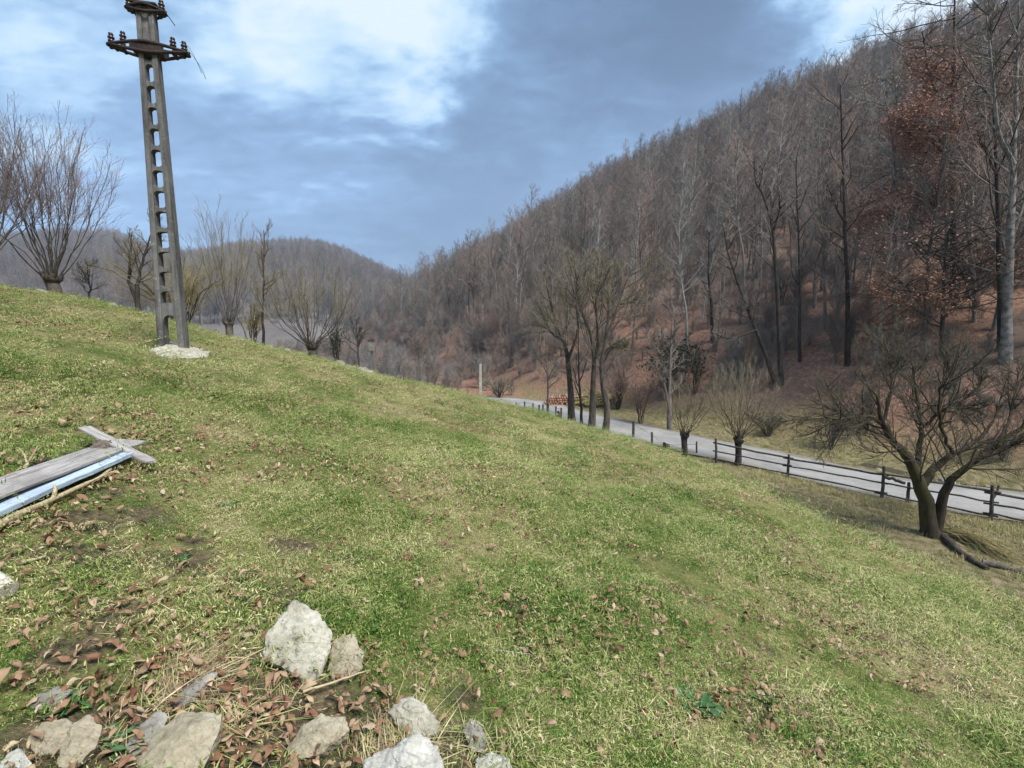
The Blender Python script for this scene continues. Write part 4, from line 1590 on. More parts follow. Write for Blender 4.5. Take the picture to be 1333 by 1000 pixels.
g0, g1 = ground_at(-120, 694), ground_at(165, 584)
board('board', ground_at(-120, 716), ground_at(172, 591), .23, .02, M['board_grey'], 'long weathered grey plank lying on the grass at the left edge', .13, .115, rad(-7))
board('board', ground_at(-120, 736), ground_at(154, 606), .20, .03, M['board_blue'], 'pale blue painted plank lying under the weathered grey plank', .09, .08, rad(-14))
board('board', ground_at(114, 584), ground_at(199, 618), .095, .018, M['board_grey'], 'short grey board lying across the end of the long plank', .17, .10, 0)
make_rock('wood_chunk', [(114, 600), (121, 590), (132, 583), (145, 585), (143, 593), (137, 600), (125, 600)], M['board_dark'], 'dark splintered wood chunk on the plank under the cross board', 31, .35, cat='wood chunk', tilt=.35, lift=.55, amp=.09)


def stick(name, pxs, r0, r1, mat, label, lift=.03, cat='stick', extra=None, k=9):
    P = np.array([ground_at(a, b_) + [0, 0, lift] for a, b_ in pxs])
    org = P[0].copy()
    n = 12
    Q = poly(P - org, n, r0 * (.12 if mat is not M['log_white'] else .01))
    g = tubes(Q, taper(n, r0, r1), k, cap=True)
    for (f, dx, dy, dz, rr_) in (extra or []):
        q0 = Q[int(f * (n - 1))]
        g.merge(tubes(poly([q0, q0 + np.array([dx, dy, dz]) * .5 + [.01, 0, .01], q0 + np.array([dx, dy, dz])], 5), taper(5, rr_, rr_ * .5), 6, cap=True))
    o = link(name, g.mesh(name, mat), loc=org)
    tag(o, label, cat)
    return o


stick('stick', [(-90, 765), (0, 698), (60, 668), (118, 640), (146, 622)], .024, .009, M['stick_pale'], 'long pale peeled stick lying beside the blue plank', .06, extra=[(.55, -.03, .05, .07, .014), (.8, .1, .12, .05, .008)])
stick('log', [(-70, 732), (-28, 758), (12, 783)], .042, .042, M['log_white'], 'short whitish cut log entering from the left edge', .05, cat='log', k=14)
stick('stick', [(206, 856), (240, 846), (277, 832)], .010, .007, M['stick_pale'], 'short pale stick on the grass above the dry tuft', .02)
stick('stick', [(28, 738), (60, 729)], .010, .006, M['stick_pale'], 'small pale twig on the grass below the long peeled stick', .02)
stick('stick', [(34, 617), (38, 612), (46, 604)], .012, .006, M['stick_pale'], 'forked pale twig poking up behind the grey plank', .05, extra=[(.3, -.06, .02, .10, .008), (.5, .05, .03, .11, .007)])
stick('stick', [(0, 655), (14, 628), (28, 614)], .010, .006, M['stick_pale'], 'pale twig behind the grey plank at the left edge', .03)
stick('stick', [(395, 915), (445, 898), (478, 886)], .006, .003, M['stick_pale'], 'thin bent twig lying below the largest boulder', .05)
stick('stick', [(640, 850), (690, 856)], .006, .003, M['board_grey'], 'thin grey twig lying in the grass right of the boulders', .02)
stick('stick', [(210, 776), (216, 772), (222, 768)], .006, .004, M['stick_pale'], 'tiny pale twig on the grass above the leaf clumps', .015)

# ------------------------------------------------------------------ rail fence by the road
def rough_bar(a, b_, r, k=6, n=8, wob=.02, flat=.7, seed=0):
    rg = np.random.default_rng(seed)
    P = poly([a, (np.array(a) + np.array(b_)) / 2, b_], n, 0)
    P = P + rg.normal(size=P.shape) * wob
    return tubes(P, np.full(n, r) * rg.uniform(.85, 1.12, n), k, cap=True)


fpost = [(933, 605, 571, 0), (1025, 623, 592, 0), (1147, 651, 607, 0), (1180, 657, 628, .05), (1290, 680, 632, -.3), (1420, 706, 655, 0), (1560, 735, 680, 0)]
fence = thing('rail_fence', 'dark wooden rail fence along the near side of the road', 'fence', ground_at(1147, 651))
forg = np.array(fence.location)
posts = []
for q, (px, by, ty, ln_) in enumerate(fpost):
    bp_ = ground_at(px, by)
    h = at_depth(px, ty, bp_[1])[2] - bp_[2]
    posts.append((bp_, h))
    lean = np.array([ln_ * .35 + (.12 if px == 933 else 0) * -1, 0, 0])
    g = tubes(poly([bp_ - forg - [0, 0, .3], bp_ - forg + [0.01, 0, h * .5] + lean * .6, bp_ - forg + [0, 0, h] + lean], 8, .006), taper(8, .065, .052), 7, cap=True)
    if px == 1290:
        g.merge(tubes(poly([bp_ - forg + [0, 0, h * .62] + lean * .65, bp_ - forg + [.12, 0, h * .8] + lean * .5, bp_ - forg + [.12, 0, h * 1.0]], 6), taper(6, .05, .035), 6, cap=True))
    link('post', g.mesh('post', M['wood_rail']), fence)
print('FENCE', [(np.round(q_[0], 2).tolist(), round(float(q_[1]), 2)) for q_ in posts])
main = [0, 1, 2, 4, 5, 6]
for a, b_ in zip(main[:-1], main[1:]):
    pa, ha = posts[a]
    pb_, hb = posts[b_]
    for lev, f in enumerate((.86, .52, .2) if a < 2 else (.86, .55, .22)):
        rgx = np.random.default_rng(a * 10 + lev)
        A = pa + [0, 0.06, min(ha, 1.25) * f + rgx.normal() * .03] - forg
        B = pb_ + [0, 0.06, min(hb, 1.25) * f + rgx.normal() * .03] - forg
        dv = norm(B - A) * .2
        if a == 0 and lev == 2:
            f = .2
        link('rail', rough_bar(A - dv, B + dv, .045 if lev == 0 else .034, seed=a * 7 + lev, wob=.015).mesh('rail', M['wood_rail']), fence)
# doubled top slab between two posts
A = posts[2][0] + [0, -.02, .99] - forg
link('rail', rough_bar(A, A + (posts[4][0] - posts[2][0]) * .22 + [0, 0, -.09], .07, seed=77).mesh('rail', M['wood_rail']), fence)

# far wire fence with thin posts
pf = [(672, 530, 524), (683, 533, 523), (694, 535, 525), (702, 537, 527), (707, 538, 527), (714, 540, 526), (724, 543, 529), (731, 545, 531)]
wf = thing('wire_fence', 'row of thin dark fence posts at the far end of the road', 'fence', floor_pt(700, 37))
worg = np.array(wf.location)
tops = []
for px, by, ty in pf:
    d = ray(px, by)
    yq = 31.5 + (731 - px) * .17
    bp_ = floor_pt(px, yq)
    zt = at_depth(px, ty, yq)[2]
    link('post', tubes(poly([bp_ - worg - [0, 0, .3], (bp_ + [0, 0, zt - bp_[2]]) * .5 + bp_ * .5 - worg, [bp_[0] - worg[0], bp_[1] - worg[1], zt - worg[2]]], 5), np.full(5, .06), 6, cap=True).mesh('post', M['wood_rail']), wf)
    tops.append([bp_[0] - worg[0], bp_[1] - worg[1], zt - worg[2] - .1])
for dz in (0, -.4):
    link('wire', tubes(poly(np.array(tops) + [0, 0, dz], 30), np.full(30, .008), 4).mesh('wire', M['wire']), wf)
# mid fence: stubs along the road shoulder
mf = thing('post_fence', 'short uneven fence posts along the road shoulder between the willows and the pollards', 'fence', ground_at(848, 579))
morg = np.array(mf.location)
tops = []
for px, by, ty, r in [(824, 571, 548, .09), (848, 579, 563, .07), (867, 584, 577, .22), (906, 592, 575, .05)]:
    bp_ = ground_at(px, by)
    h = at_depth(px, ty, bp_[1])[2] - bp_[2]
    link('post', tubes(poly([bp_ - morg - [0, 0, .3], bp_ - morg + [.02, 0, h * .5], bp_ - morg + [0, 0, h]], 6, .01), taper(6, r, r * .85), 7, cap=True).mesh('post', M['wood_rail']), mf)
    tops.append(bp_ - morg + [0, 0, h * .8])
link('wire', tubes(poly(np.array(tops), 24), np.full(24, .008), 4).mesh('wire', M['wire']), mf)
# leaning junk by the fence: two short crossed posts
jk = thing('crossed_posts', 'two short dark posts leaning together beside the far road', 'post', floor_pt(727, 33))
link('post', tubes(poly([(-.35, 0, -.1), (-.1, 0, .6), (.1, .05, 1.0)], 5), np.full(5, .07), 6, cap=True).mesh('post', M['wood_rail']), jk)
link('post', tubes(poly([(.3, .1, -.1), (.12, .05, .5), (0, 0, 1.1)], 5), np.full(5, .09), 6, cap=True).mesh('post', M['wood_rail']), jk)

# ------------------------------------------------------------------ distant poles
bp_ = behind_crest(625, 9)
h = at_depth(625, 474, bp_[1])[2] - bp_[2]
p2 = thing('concrete_post', 'plain pale grey concrete post rising beyond the meadow crest', 'post', bp_)
bm = bmesh.new()
hexa(bm, [(-.12, -.11, -.4), (.12, -.11, -.4), (.12, .11, -.4), (-.12, .11, -.4), (-.075, -.07, h), (.075, -.07, h), (.075, .07, h), (-.075, .07, h)])
link('shaft', bm_mesh('shaft', bm, M['stone_pale'], .02), p2)
bm = bmesh.new()
box(bm, -.06, .06, -.055, .055, h + .002, h + .07)
link('cap', bm_mesh('cap', bm, M['concrete'], .01), p2)
bp_ = behind_crest(483, 9)
h = at_depth(483, 446, bp_[1])[2] - bp_[2]
p3 = thing('lamp_pole', 'thin pole with a lantern-like box on top beyond the meadow crest', 'pole', bp_)
bm = bmesh.new()
hexa(bm, [(-.11, -.1, -.4), (.11, -.1, -.4), (.11, .1, -.4), (-.11, .1, -.4), (-.07, -.07, h), (.07, -.07, h), (.07, .07, h), (-.07, .07, h)])
link('shaft', bm_mesh('shaft', bm, M['concrete'], .015), p3)
bm = bmesh.new()
hexa(bm, [(-.13, -.13, h - .55), (.13, -.13, h - .55), (.13, .13, h - .55), (-.13, .13, h - .55), (-.2, -.2, h + .1), (.2, -.2, h + .1), (.2, .2, h + .1), (-.2, .2, h + .1)])
link('lantern', bm_mesh('lantern', bm, M['stone_grey'], .02), p3)
bm = bmesh.new()
hexa(bm, [(-.23, -.23, h + .103), (.23, -.23, h + .103), (.23, .23, h + .103), (-.23, .23, h + .103), (-.05, -.05, h + .26), (.05, -.05, h + .26), (.05, .05, h + .26), (-.05, .05, h + .26)])
link('cap', bm_mesh('cap', bm, M['steel'], .01), p3)

# ------------------------------------------------------------------ woodpile
m, nt, b = new_mat('log_cut')
oi = nt.n('ShaderNodeObjectInfo')
nt.link(nt.ramp(oi.outputs['Random'], [(0, (.32, .13, .075)), (.5, (.40, .19, .11)), (1, (.46, .29, .18))]), b.inputs['Base Color'])
M['log_cut'] = m
pile = ground_at(738, 528)
ux = norm(np.array([1.0, .15, 0]))
lr = .115
logs = 0
cap_me = None
gl = tubes(np.array([[0, 0, 0], [0, .5, 0], [0, 1.0, 0], [0, 1.6, 0]]), np.full(4, lr), 10)
body_me = gl.mesh('bark', M['bark_grey'])
gc = lathe([(0, 0), (lr * .99, 0), (lr * .99, .01), (0, .01)], 10)
cut_me = gc.mesh('cut_end', M['log_cut'])
for row in range(5):
    cnt = [19, 18, 16, 13, 8][row]
    for q in range(cnt):
        if row == 4 and rng.random() < .4:
            continue
        c = pile + ux * ((q - (cnt - 1) / 2) * lr * 2.02) + [0, rng.normal() * .04, lr + row * lr * 1.76]
        o = thing('log', 'cut log with an orange end in the stacked woodpile by the far road', 'log', c, rad(-8), 'cut logs stacked beside the far road')
        s_ = rng.uniform(.88, 1.0)
        o.scale = (s_, 1, s_)
        link('bark', body_me, o)
        e_ = link('cut_end', cut_me, o, (0, -.005, 0))
        e_.rotation_euler = (rad(90), 0, 0)
# yellow brushwood heap behind the willow trunks
hp = ground_at(778, 526)
rg = np.random.default_rng(71)
Ps = []
for q in range(260):
    c = np.array([rg.normal() * .75, rg.normal() * .5, abs(rg.normal()) * .35 + .05])
    d = norm(rg.normal(size=3) * [1, .6, .25]) * rg.uniform(.5, 1.1)
    Ps.append([c - d, c + rg.normal(size=3) * .05, c + d])
heap = link('brush_heap', tubes(np.array(Ps), np.tile([.03, .04, .025], (260, 1)), 4, cap=False).mesh('brush_heap', M['twig_yellow']), loc=hp)
tag(heap, 'pale heap of cut branches just right of the log stack', 'brush heap')

# dead branches and the dark log under the fruit tree
rb = ground_at(1262, 722)
Ps, Rs = [], []
rg = np.random.default_rng(72)
a0, a1 = ground_at(1222, 690) - rb, ground_at(1340, 738) - rb
for q in range(110):
    f = rg.random()
    st = a0 + (a1 - a0) * f * .35 + rg.normal(size=3) * [.1, .15, .03] + [0, 0, .06]
    ln_ = rg.uniform(.8, 2.0)
    d = norm(a1 - a0 + rg.normal(size=3) * [.5, .9, .1]) * ln_
    Ps.append(poly([st, st + d * .5 + [0, 0, .17], st + d + [0, 0, .05]], 6, .03, rg))
    Rs.append(taper(6, .014, .005))
brush = link('fallen_branches', tubes(np.array(Ps), np.array(Rs), 4).mesh('fallen_branches', M['twig_yellow']), loc=rb)
tag(brush, 'heap of thin dead branches spreading from the foot of the fruit tree', 'branches')
stick('log', [(1226, 700), (1243, 716), (1262, 730), (1285, 742)], .13, .07, M['bark_dark'], 'dark root-like log running from the fruit tree foot', .06, cat='log')
stick('log', [(1278, 735), (1305, 741), (1345, 752)], .10, .08, M['board_dark'], 'dark fallen log at the right edge below the fruit tree', .07, cat='log')

# ------------------------------------------------------------------ stream beyond the road
m, nt, b = new_mat('stream_water')
b.inputs['Base Color'].default_value = (.03, .035, .03, 1)
b.inputs['Roughness'].default_value = .12
b.inputs['Specular IOR Level'].default_value = .5
tc = nt.n('ShaderNodeNewGeometry')
bump(nt, b, nt.noise(tc.outputs['Position'], 5, 4, .6), .25, .03)
sp = STREAM
tg = norm(np.gradient(sp, axis=0))
nr2 = np.stack([tg[:, 1], -tg[:, 0]], -1)
zz = np.full(40, ZV - .16)
wv = .62 + .12 * fbm(np.arange(40) / 3.0, np.arange(40) * 0., 3)
L1 = np.column_stack([sp + nr2 * wv[:, None], zz])
L2 = np.column_stack([sp - nr2 * wv[:, None], zz])
g = Geo()
g.add(np.vstack([L1, L2]), np.array([[q, q + 1, 41 + q, 40 + q] for q in range(39)]))
for q in range(16):
    k2 = int(rng.integers(4, 36))
    sz = rng.uniform(.07, .16)
    bm = bmesh.new()
    bmesh.ops.create_icosphere(bm, subdivisions=3, radius=sz)
    for v in bm.verts:
        v.co += v.co.normalized() * sz * .4 * mnoise.fractal(v.co / sz * .9 + Vector((q * 3 + 50, 0, 0)), .9, 2.1, 3)
        v.co.z *= .65
    pp = sp[k2] + nr2[k2] * rng.normal() * .45
    tag(link('stone', bm_mesh('stone', bm, M['stone_grey'], smooth=True), loc=(pp[0], pp[1], ZV - .14)), 'small pale stone lying in the stream beyond the road', 'stone', 'pale stones in the stream')
st = link('stream', g.mesh('stream', m))
tag(st, 'narrow dark stream between the road and the slope', 'stream', kind='structure')

# ------------------------------------------------------------------ grass
def clump(seed, nb, rad_, hmin, hmax, wid, lay=.5, bend=.6):
    rg = np.random.default_rng(seed)
    n = 4
    a = rg.random(nb) * 6.28
    r = rad_ * np.sqrt(rg.random(nb))
    base = np.column_stack([r * np.cos(a), r * np.sin(a), np.full(nb, -.01)])
    az_ = rg.random(nb) * 6.28
    d = np.column_stack([np.cos(az_), np.sin(az_), np.zeros(nb)])
    h = rg.uniform(hmin, hmax, nb)
    leanv = np.abs(rg.normal(size=nb)) * lay
    t = np.linspace(0, 1, n)
    P = base[:, None, :] + d[:, None, :] * (h * leanv)[:, None, None] * (t ** 1.6)[None, :, None]
    P = P + np.array([0, 0, 1.0]) * (h / np.sqrt(1 + leanv ** 2))[:, None, None] * (t - bend * .45 * t ** 2 * np.minimum(leanv, 1.2)[:, None])[:, :, None]
    sd = np.column_stack([-np.sin(az_), np.cos(az_), rg.normal(size=nb) * .3])
    w = wid * rg.uniform(.6, 1.3, nb)
    wt = w[:, None] * np.array([.8, 1.0, .7, .12])[None, :]
    V = np.stack([P - sd[:, None, :] * wt[..., None], P + sd[:, None, :] * wt[..., None]], 2)
    b = (np.arange(nb) * n * 2)[:, None]
    i = (np.arange(n - 1) * 2)[None, :]
    F = np.stack([b + i, b + i + 1, b + i + 3, b + i + 2], -1).reshape(-1, 4)
    g = Geo()
    g.add(V.reshape(-1, 3), F, np.repeat(rg.random(nb), n * 2))
    return g


def grass_mat(name, dry_bias=0.0):
    m, nt, b = new_mat(name)
    geo = nt.n('ShaderNodeNewGeometry')
    pos = geo.outputs['Position']
    at = nt.n('ShaderNodeAttribute', attribute_name='var').outputs['Fac']
    oi = nt.n('ShaderNodeObjectInfo').outputs['Random']
    n1 = nt.noise(pos, .55, 5, .65)
    n2 = nt.noise(pos, 3.5, 5, .7)
    n3 = nt.noise(pos, 13, 3, .6)
    f = nt.math('ADD', nt.math('MULTIPLY', n1, .46), nt.math('SUBTRACT', nt.math('MULTIPLY', n2, .56), .10))
    f = nt.math('ADD', f, nt.math('MULTIPLY', nt.math('SUBTRACT', n3, .5), .42))
    f = nt.math('ADD', f, nt.math('MULTIPLY', nt.math('SUBTRACT', at, .5), .32))
    f = nt.math('ADD', f, nt.math('MULTIPLY', nt.math('SUBTRACT', oi, .5), .16))
    f = nt.math('ADD', f, dry_bias + .004)
    col = nt.ramp(f, [(.20, (.035, .095, .010)), (.32, (.095, .175, .026)), (.41, (.20, .25, .055)), (.50, (.37, .35, .135)), (.60, (.56, .48, .27)), (.74, (.30, .225, .13))])
    nt.link(col, b.inputs['Base Color'])
    b.inputs['Roughness'].default_value = .6
    b.inputs['Specular IOR Level'].default_value = .2
    return m


M['grass'] = grass_mat('grass_blades')
M['grass_dry'] = grass_mat('grass_dry', .22)
gp = [clump(1, 300, .26, .008, .022, .0021, .9), clump(2, 280, .27, .009, .026, .0022, 1.0), clump(3, 280, .26, .006, .019, .0024, 1.4), clump(4, 240, .20, .015, .04, .0021, .7)]
# flattened dry blades
gp.append(clump(5, 190, .27, .012, .032, .0018, 1.9, .3))
gpro = proto_objects('grass_clump', gp, M['grass'], 'var')


def polar_pts(n, r0, r1, a0, a1, power=1.0):
    a = np.radians(rng.uniform(a0, a1, n))
    r = r0 + (r1 - r0) * rng.random(n) ** power
    return r * np.sin(a), r * np.cos(a)


def off_rocks(x, y, f=.7):
    k = np.ones(len(x), bool)
    for rx, ry, rs in ROCKS:
        k &= np.hypot(x - rx, y - ry) > rs * f
    return k


xs, ys, ss = [], [], []
for n, r0, r1, s0, s1 in [(4800, 1.1, 4.5, .6, .95), (6500, 4.5, 9, .8, 1.25), (9000, 9, 26, 1.0, 1.7)]:
    x, y = polar_pts(n, r0, r1, -62, 64, .75)
    xs.append(x)
    ys.append(y)
    ss.append(rng.uniform(s0, s1, n))
x, y, sc = np.concatenate(xs), np.concatenate(ys), np.concatenate(ss)
th = np.arctan2(x, y)
kp = np.hypot(x, y) < np.interp(th, TH, RC) + 1.5
kp &= (fbm(x / .45 + 3, y / .45, 3) > -.42) & off_rocks(x, y) & (soil_at(x, y) < .15 + .85 * rng.random(len(x)))
sc = sc * np.clip(1.0 + .9 * fbm(x / .5 + 9, y / .5, 3), .5, 1.8)
x, y, sc = x[kp], y[kp], sc[kp]
z = height(x, y)
n = len(x)
e_ = .25
nxg = (height(x - e_, y, False) - height(x + e_, y, False)) / (2 * e_)
nyg = (height(x, y - e_, False) - height(x, y + e_, False)) / (2 * e_)
scatter('grass', gpro, np.column_stack([x, y, z]), np.column_stack([-nyg, nxg, rng.random(n) * 6.28]), sc, rng.choice(5, n, p=[.24, .22, .22, .10, .22]), 'short patchy green and straw-coloured grass covering the meadow slope', 'grass')

# rough grass on the bank and valley floor
bp2 = proto_objects('rough_grass_clump', [clump(11, 40, .2, .10, .28, .005, .9), clump(12, 45, .22, .08, .22, .005, 1.2), clump(13, 30, .16, .2, .45, .004, .7)], M['grass_dry'], 'var')
xs, ys = [], []
x, y = polar_pts(15000, 9, 48, 2, 62, 1.0)
th = np.arctan2(x, y)
s = NX * x + NY * y
t = -NY * x + NX * y
kp = (np.hypot(x, y) > np.interp(th, TH, RC) + 1.0) & (road_dist(x, y) > 1.75 + .3 * rng.random(len(x))) & (s < foot_s(t) + 2)
kp &= fbm(x / 1.6, y / 1.6, 3) > -.1
x, y = x[kp], y[kp]
# straw along the fence line
fl = np.array([p_[0][:2] for p_ in posts])
fl = resample(fl, 400)
k_ = rng.integers(0, 400, 1500)
x = np.concatenate([x, fl[k_, 0] + rng.normal(size=1500) * .35 - .3])
y = np.concatenate([y, fl[k_, 1] + rng.normal(size=1500) * .35 - .4])
kp = road_dist(x, y) > 1.8
x, y = x[kp], y[kp]
z = height(x, y)
n = len(x)
scatter('rough_grass', bp2, np.column_stack([x, y, z]), np.column_stack([np.zeros((n, 2)), rng.random(n) * 6.28]), rng.uniform(.5, 1.1, n), rng.choice(3, n, p=[.45, .45, .10]), 'rough dead grass on the bank and verges beside the road', 'grass')

# dry tussocks near the stones
tus = proto_objects('tussock_clump', [clump(21, 60, .09, .06, .15, .002, 1.8, .8), clump(22, 50, .08, .05, .13, .002, 2.2, .8)], M['grass_dry'], 'var')
tp = []
for px, py, k_ in [(215, 905, 10), (235, 890, 14), (255, 880, 12), (195, 915, 8), (275, 872, 8), (290, 862, 5), (530, 955, 8), (545, 962, 8), (515, 948, 5), (470, 985, 4), (600, 965, 4), (330, 950, 5), (310, 970, 4), (110, 1000, 4), (355, 925, 3), (500, 965, 4), (700, 985, 2)]:
    c = ground_at(px, py)
    for q in range(max(2, k_ // 2)):
        xx, yy = c[0] + rng.normal() * .08, c[1] + rng.normal() * .05
        tp.append((xx, yy, H1(xx, yy)))
tp = np.array(tp)
n = len(tp)
scatter('dry_grass', tus, tp, np.column_stack([np.zeros((n, 2)), rng.random(n) * 6.28]), rng.uniform(.6, 1.0, n), rng.integers(0, 2, n), 'straw-coloured dead grass tufts around the foreground stones', 'grass')


# ------------------------------------------------------------------ fallen leaves
def leaf_geo(seed):
    rg = np.random.default_rng(seed)
    L = rg.uniform(.045, .08)
    W = L * rg.uniform(.42, .68)
    n = 9
    t = np.linspace(0, 1, n)
    w = W / 2 * np.sin(np.pi * t ** .85) ** .8 * (1 + .08 * np.sin(t * 40))
    curl, roll, tw = rg.uniform(.3, 1.6), rg.uniform(.5, 2.2) * rg.choice([-1, 1]), rg.normal() * .5
    cols = []
    for j, f in enumerate((-1, -.5, 0, .5, 1)):
        xx = t * L
        yy = f * w
        zz = curl * .02 * np.sin(t * math.pi * rg.uniform(.9, 1.1)) + roll * (yy ** 2) * 14 + .004 * np.sin(t * 9 + f)
        yy = yy * (1 - .3 * abs(f) * min(abs(roll), 1))
        cols.append(np.column_stack([xx - L / 2, yy, zz + tw * (xx - L / 2) * yy * 12]))
    V = np.stack(cols, 1)
    i, j = np.meshgrid(np.arange(n - 1), np.arange(4), indexing='ij')
    F = np.stack([i * 5 + j, i * 5 + j + 1, (i + 1) * 5 + j + 1, (i + 1) * 5 + j], -1).reshape(-1, 4)
    g = Geo()
    g.add(V.reshape(-1, 3), F, np.full(n * 5, rg.random()))
    return g


lp = proto_objects('leaf', [leaf_geo(800 + q) for q in range(14)], M['leaf_fallen'], 'var')
x, y = polar_pts(70000, 1.2, 20, -62, 62, .75)
cl = fbm(x / .9 + 50, y / .9, 4)
kp = (cl > -.22 + .75 * rng.random(len(x))) & (np.hypot(x, y) < np.interp(np.arctan2(x, y), TH, RC))
x, y = x[kp], y[kp]
n_bg = len(x)
lx, ly, lz = list(x), list(y), list(0 * x)
clusters = [(330, 880, 22, .12), (325, 905, 50, .16), (330, 940, 70, .18), (350, 975, 50, .16), (310, 925, 30, .12), (270, 930, 14, .08), (180, 935, 26, .10), (345, 870, 14, .08), (400, 905, 14, .12), (475, 920, 16, .12), (485, 945, 26, .12), (460, 985, 34, .14),
            (545, 880, 16, .09), (690, 960, 18, .08), (655, 800, 20, .15), (640, 790, 12, .15), (770, 965, 9, .07), (800, 955, 10, .08), (860, 990, 14, .10), (285, 760, 18, .13), (285, 775, 14, .1), (660, 800, 12, .1), (400, 785, 22, .25), (370, 770, 12, .2),
            (600, 780, 12, .2), (800, 820, 14, .22), (850, 870, 16, .22), (910, 905, 12, .12), (1000, 950, 14, .2), (1020, 965, 10, .2), (140, 860, 8, .08), (60, 905, 12, .12), (30, 915, 8, .1), (210, 800, 10, .12), (545, 690, 16, .3), (560, 720, 10, .3), (310, 580, 10, .3), (280, 665, 12, .25),
            (20, 605, 18, .2), (0, 612, 14, .2), (1290, 810, 10, .4), (760, 700, 14, .5), (480, 640, 10, .4), (330, 840, 14, .07), (315, 845, 10, .06), (0, 715, 12, .15), (40, 700, 10, .15), (580, 1000, 16, .15), (630, 995, 8, .08), (740, 1000, 10, .08), (30, 990, 12, .1), (140, 1000, 14, .1)]
for px, py, k_, sp_ in clusters:
    k_ = int(k_ * (.55 if py > 820 else 1.0))
    c = ground_at(px, min(py, 999))
    for q in range(k_):
        lx.append(c[0] + rng.normal() * sp_)
        ly.append(c[1] + rng.normal() * sp_ * .8)
        lz.append(abs(rng.normal()) * .025)
for c, r_, k_ in PATCH:
    for q in range(k_):
        lx.append(c[0] + rng.normal() * r_)
        ly.append(c[1] + rng.normal() * r_)
        lz.append(.014 + abs(rng.normal()) * .016)
x, y = np.array(lx), np.array(ly)
z = height(x, y) + .012 + np.array(lz) + np.where(np.arange(len(x)) < n_bg, np.interp(np.hypot(x, y), [2, 6, 14], [.016, .034, .055]), 0.006)
n = len(x)
scatter('fallen_leaves', lp, np.column_stack([x, y, z]), np.column_stack([rng.normal(size=n) * .45, rng.normal(size=n) * .45 + .2, rng.random(n) * 6.28]), np.where(np.arange(n) < n_bg, rng.uniform(.4, 1.1, n), rng.uniform(.4, .95, n)), rng.integers(0, 14, n), 'curled brown and tan dead leaves scattered over the grass', 'fallen leaves')

# ------------------------------------------------------------------ green weeds
def rosette(px, py, seed, label, size, nleaf=16):
    rg = np.random.default_rng(seed)
    c = ground_at(px, py)
    t = thing('green_weed', label, 'plant', c)
    g = Geo()
    for q in range(nleaf):
        a = rg.random() * 6.28
        L = size * rg.uniform(.6, 1.1)
        n = 7
        tt = np.linspace(0, 1, n)
        w = L * .2 * np.sin(np.pi * np.clip(tt * 1.02, 0, 1)) ** .7 * (.4 + .6 * tt)
        rise = rg.uniform(.4, 1.2)
        r = L * tt
        zc = L * rise * (tt - .62 * tt ** 2)
        off_ = np.array([rg.normal(), rg.normal(), 0]) * size * .35
        sp_ = np.array([-math.sin(a), math.cos(a), 0])
        ctr_ = np.column_stack([r * math.cos(a), r * math.sin(a), zc]) + off_
        rows = np.stack([ctr_ - sp_ * w[:, None] + [0, 0, .004], ctr_ - [0, 0, .006], ctr_ + sp_ * w[:, None] + [0, 0, .004]], 1)
        i, j = np.meshgrid(np.arange(n - 1), np.arange(2), indexing='ij')
        F = np.stack([i * 3 + j, i * 3 + j + 1, (i + 1) * 3 + j + 1, (i + 1) * 3 + j], -1).reshape(-1, 4)
        g.add(rows.reshape(-1, 3), F, np.full(n * 3, rg.random()))
    link('leaves', g.mesh('leaves', M['leaf_green'], attr='var'), t)
    g = Geo()
    for q in range(5):
        a = rg.random() * 6.28
        g.merge(tubes(poly([(0, 0, -.02), (math.cos(a) * size * .15, math.sin(a) * size * .15, size * .2), (math.cos(a) * size * .4, math.sin(a) * size * .4, size * .3)], 5), np.full(5, .003), 5))
    link('stem', g.mesh('stem', M['leaf_green'], attr='var'), t)
    return t


rosette(905, 925, 1, 'broad-leaved blue-green weed in the grass at the lower right', .13, 22)
rosette(296, 662, 2, 'small bright green weed on the slope above the leaf clumps', .07, 12)
rosette(88, 925, 3, 'small green weed beside the flat grey stone', .07, 12)
rosette(238, 732, 4, 'dark green weed on the slope left of the middle', .06, 12)
rosette(1000, 915, 5, 'small green weed right of the broad-leaved one', .07, 10)
rosette(150, 975, 6, 'low green weed between the tan pair and the grey leaning stone', .08, 12)
rosette(755, 768, 7, 'small dark weed in the middle of the meadow', .07, 10)

# ------------------------------------------------------------------ sky, sun, haze, camera
SUN = Vector((.40, -.42, .80)).normalized()
w = bpy.data.worlds.new('World')
scene.world = w
w.use_nodes = True
w.node_tree.nodes.clear()
nt = NT(w.node_tree)
outw = nt.n('ShaderNodeOutputWorld')
bg = nt.n('ShaderNodeBackground')
bg.inputs['Strength'].default_value = .1
nt.link(bg.outputs[0], outw.inputs[0])
sky = nt.n('ShaderNodeTexSky', sky_type='NISHITA')
sky.sun_disc = False
sky.sun_elevation = math.asin(SUN.z)
sky.sun_rotation = math.atan2(SUN.x, SUN.y)
tcw = nt.n('ShaderNodeTexCoord')
dirv = tcw.outputs['Generated']
sepd = nt.n('ShaderNodeSeparateXYZ')
nt.link(dirv, sepd.inputs[0])
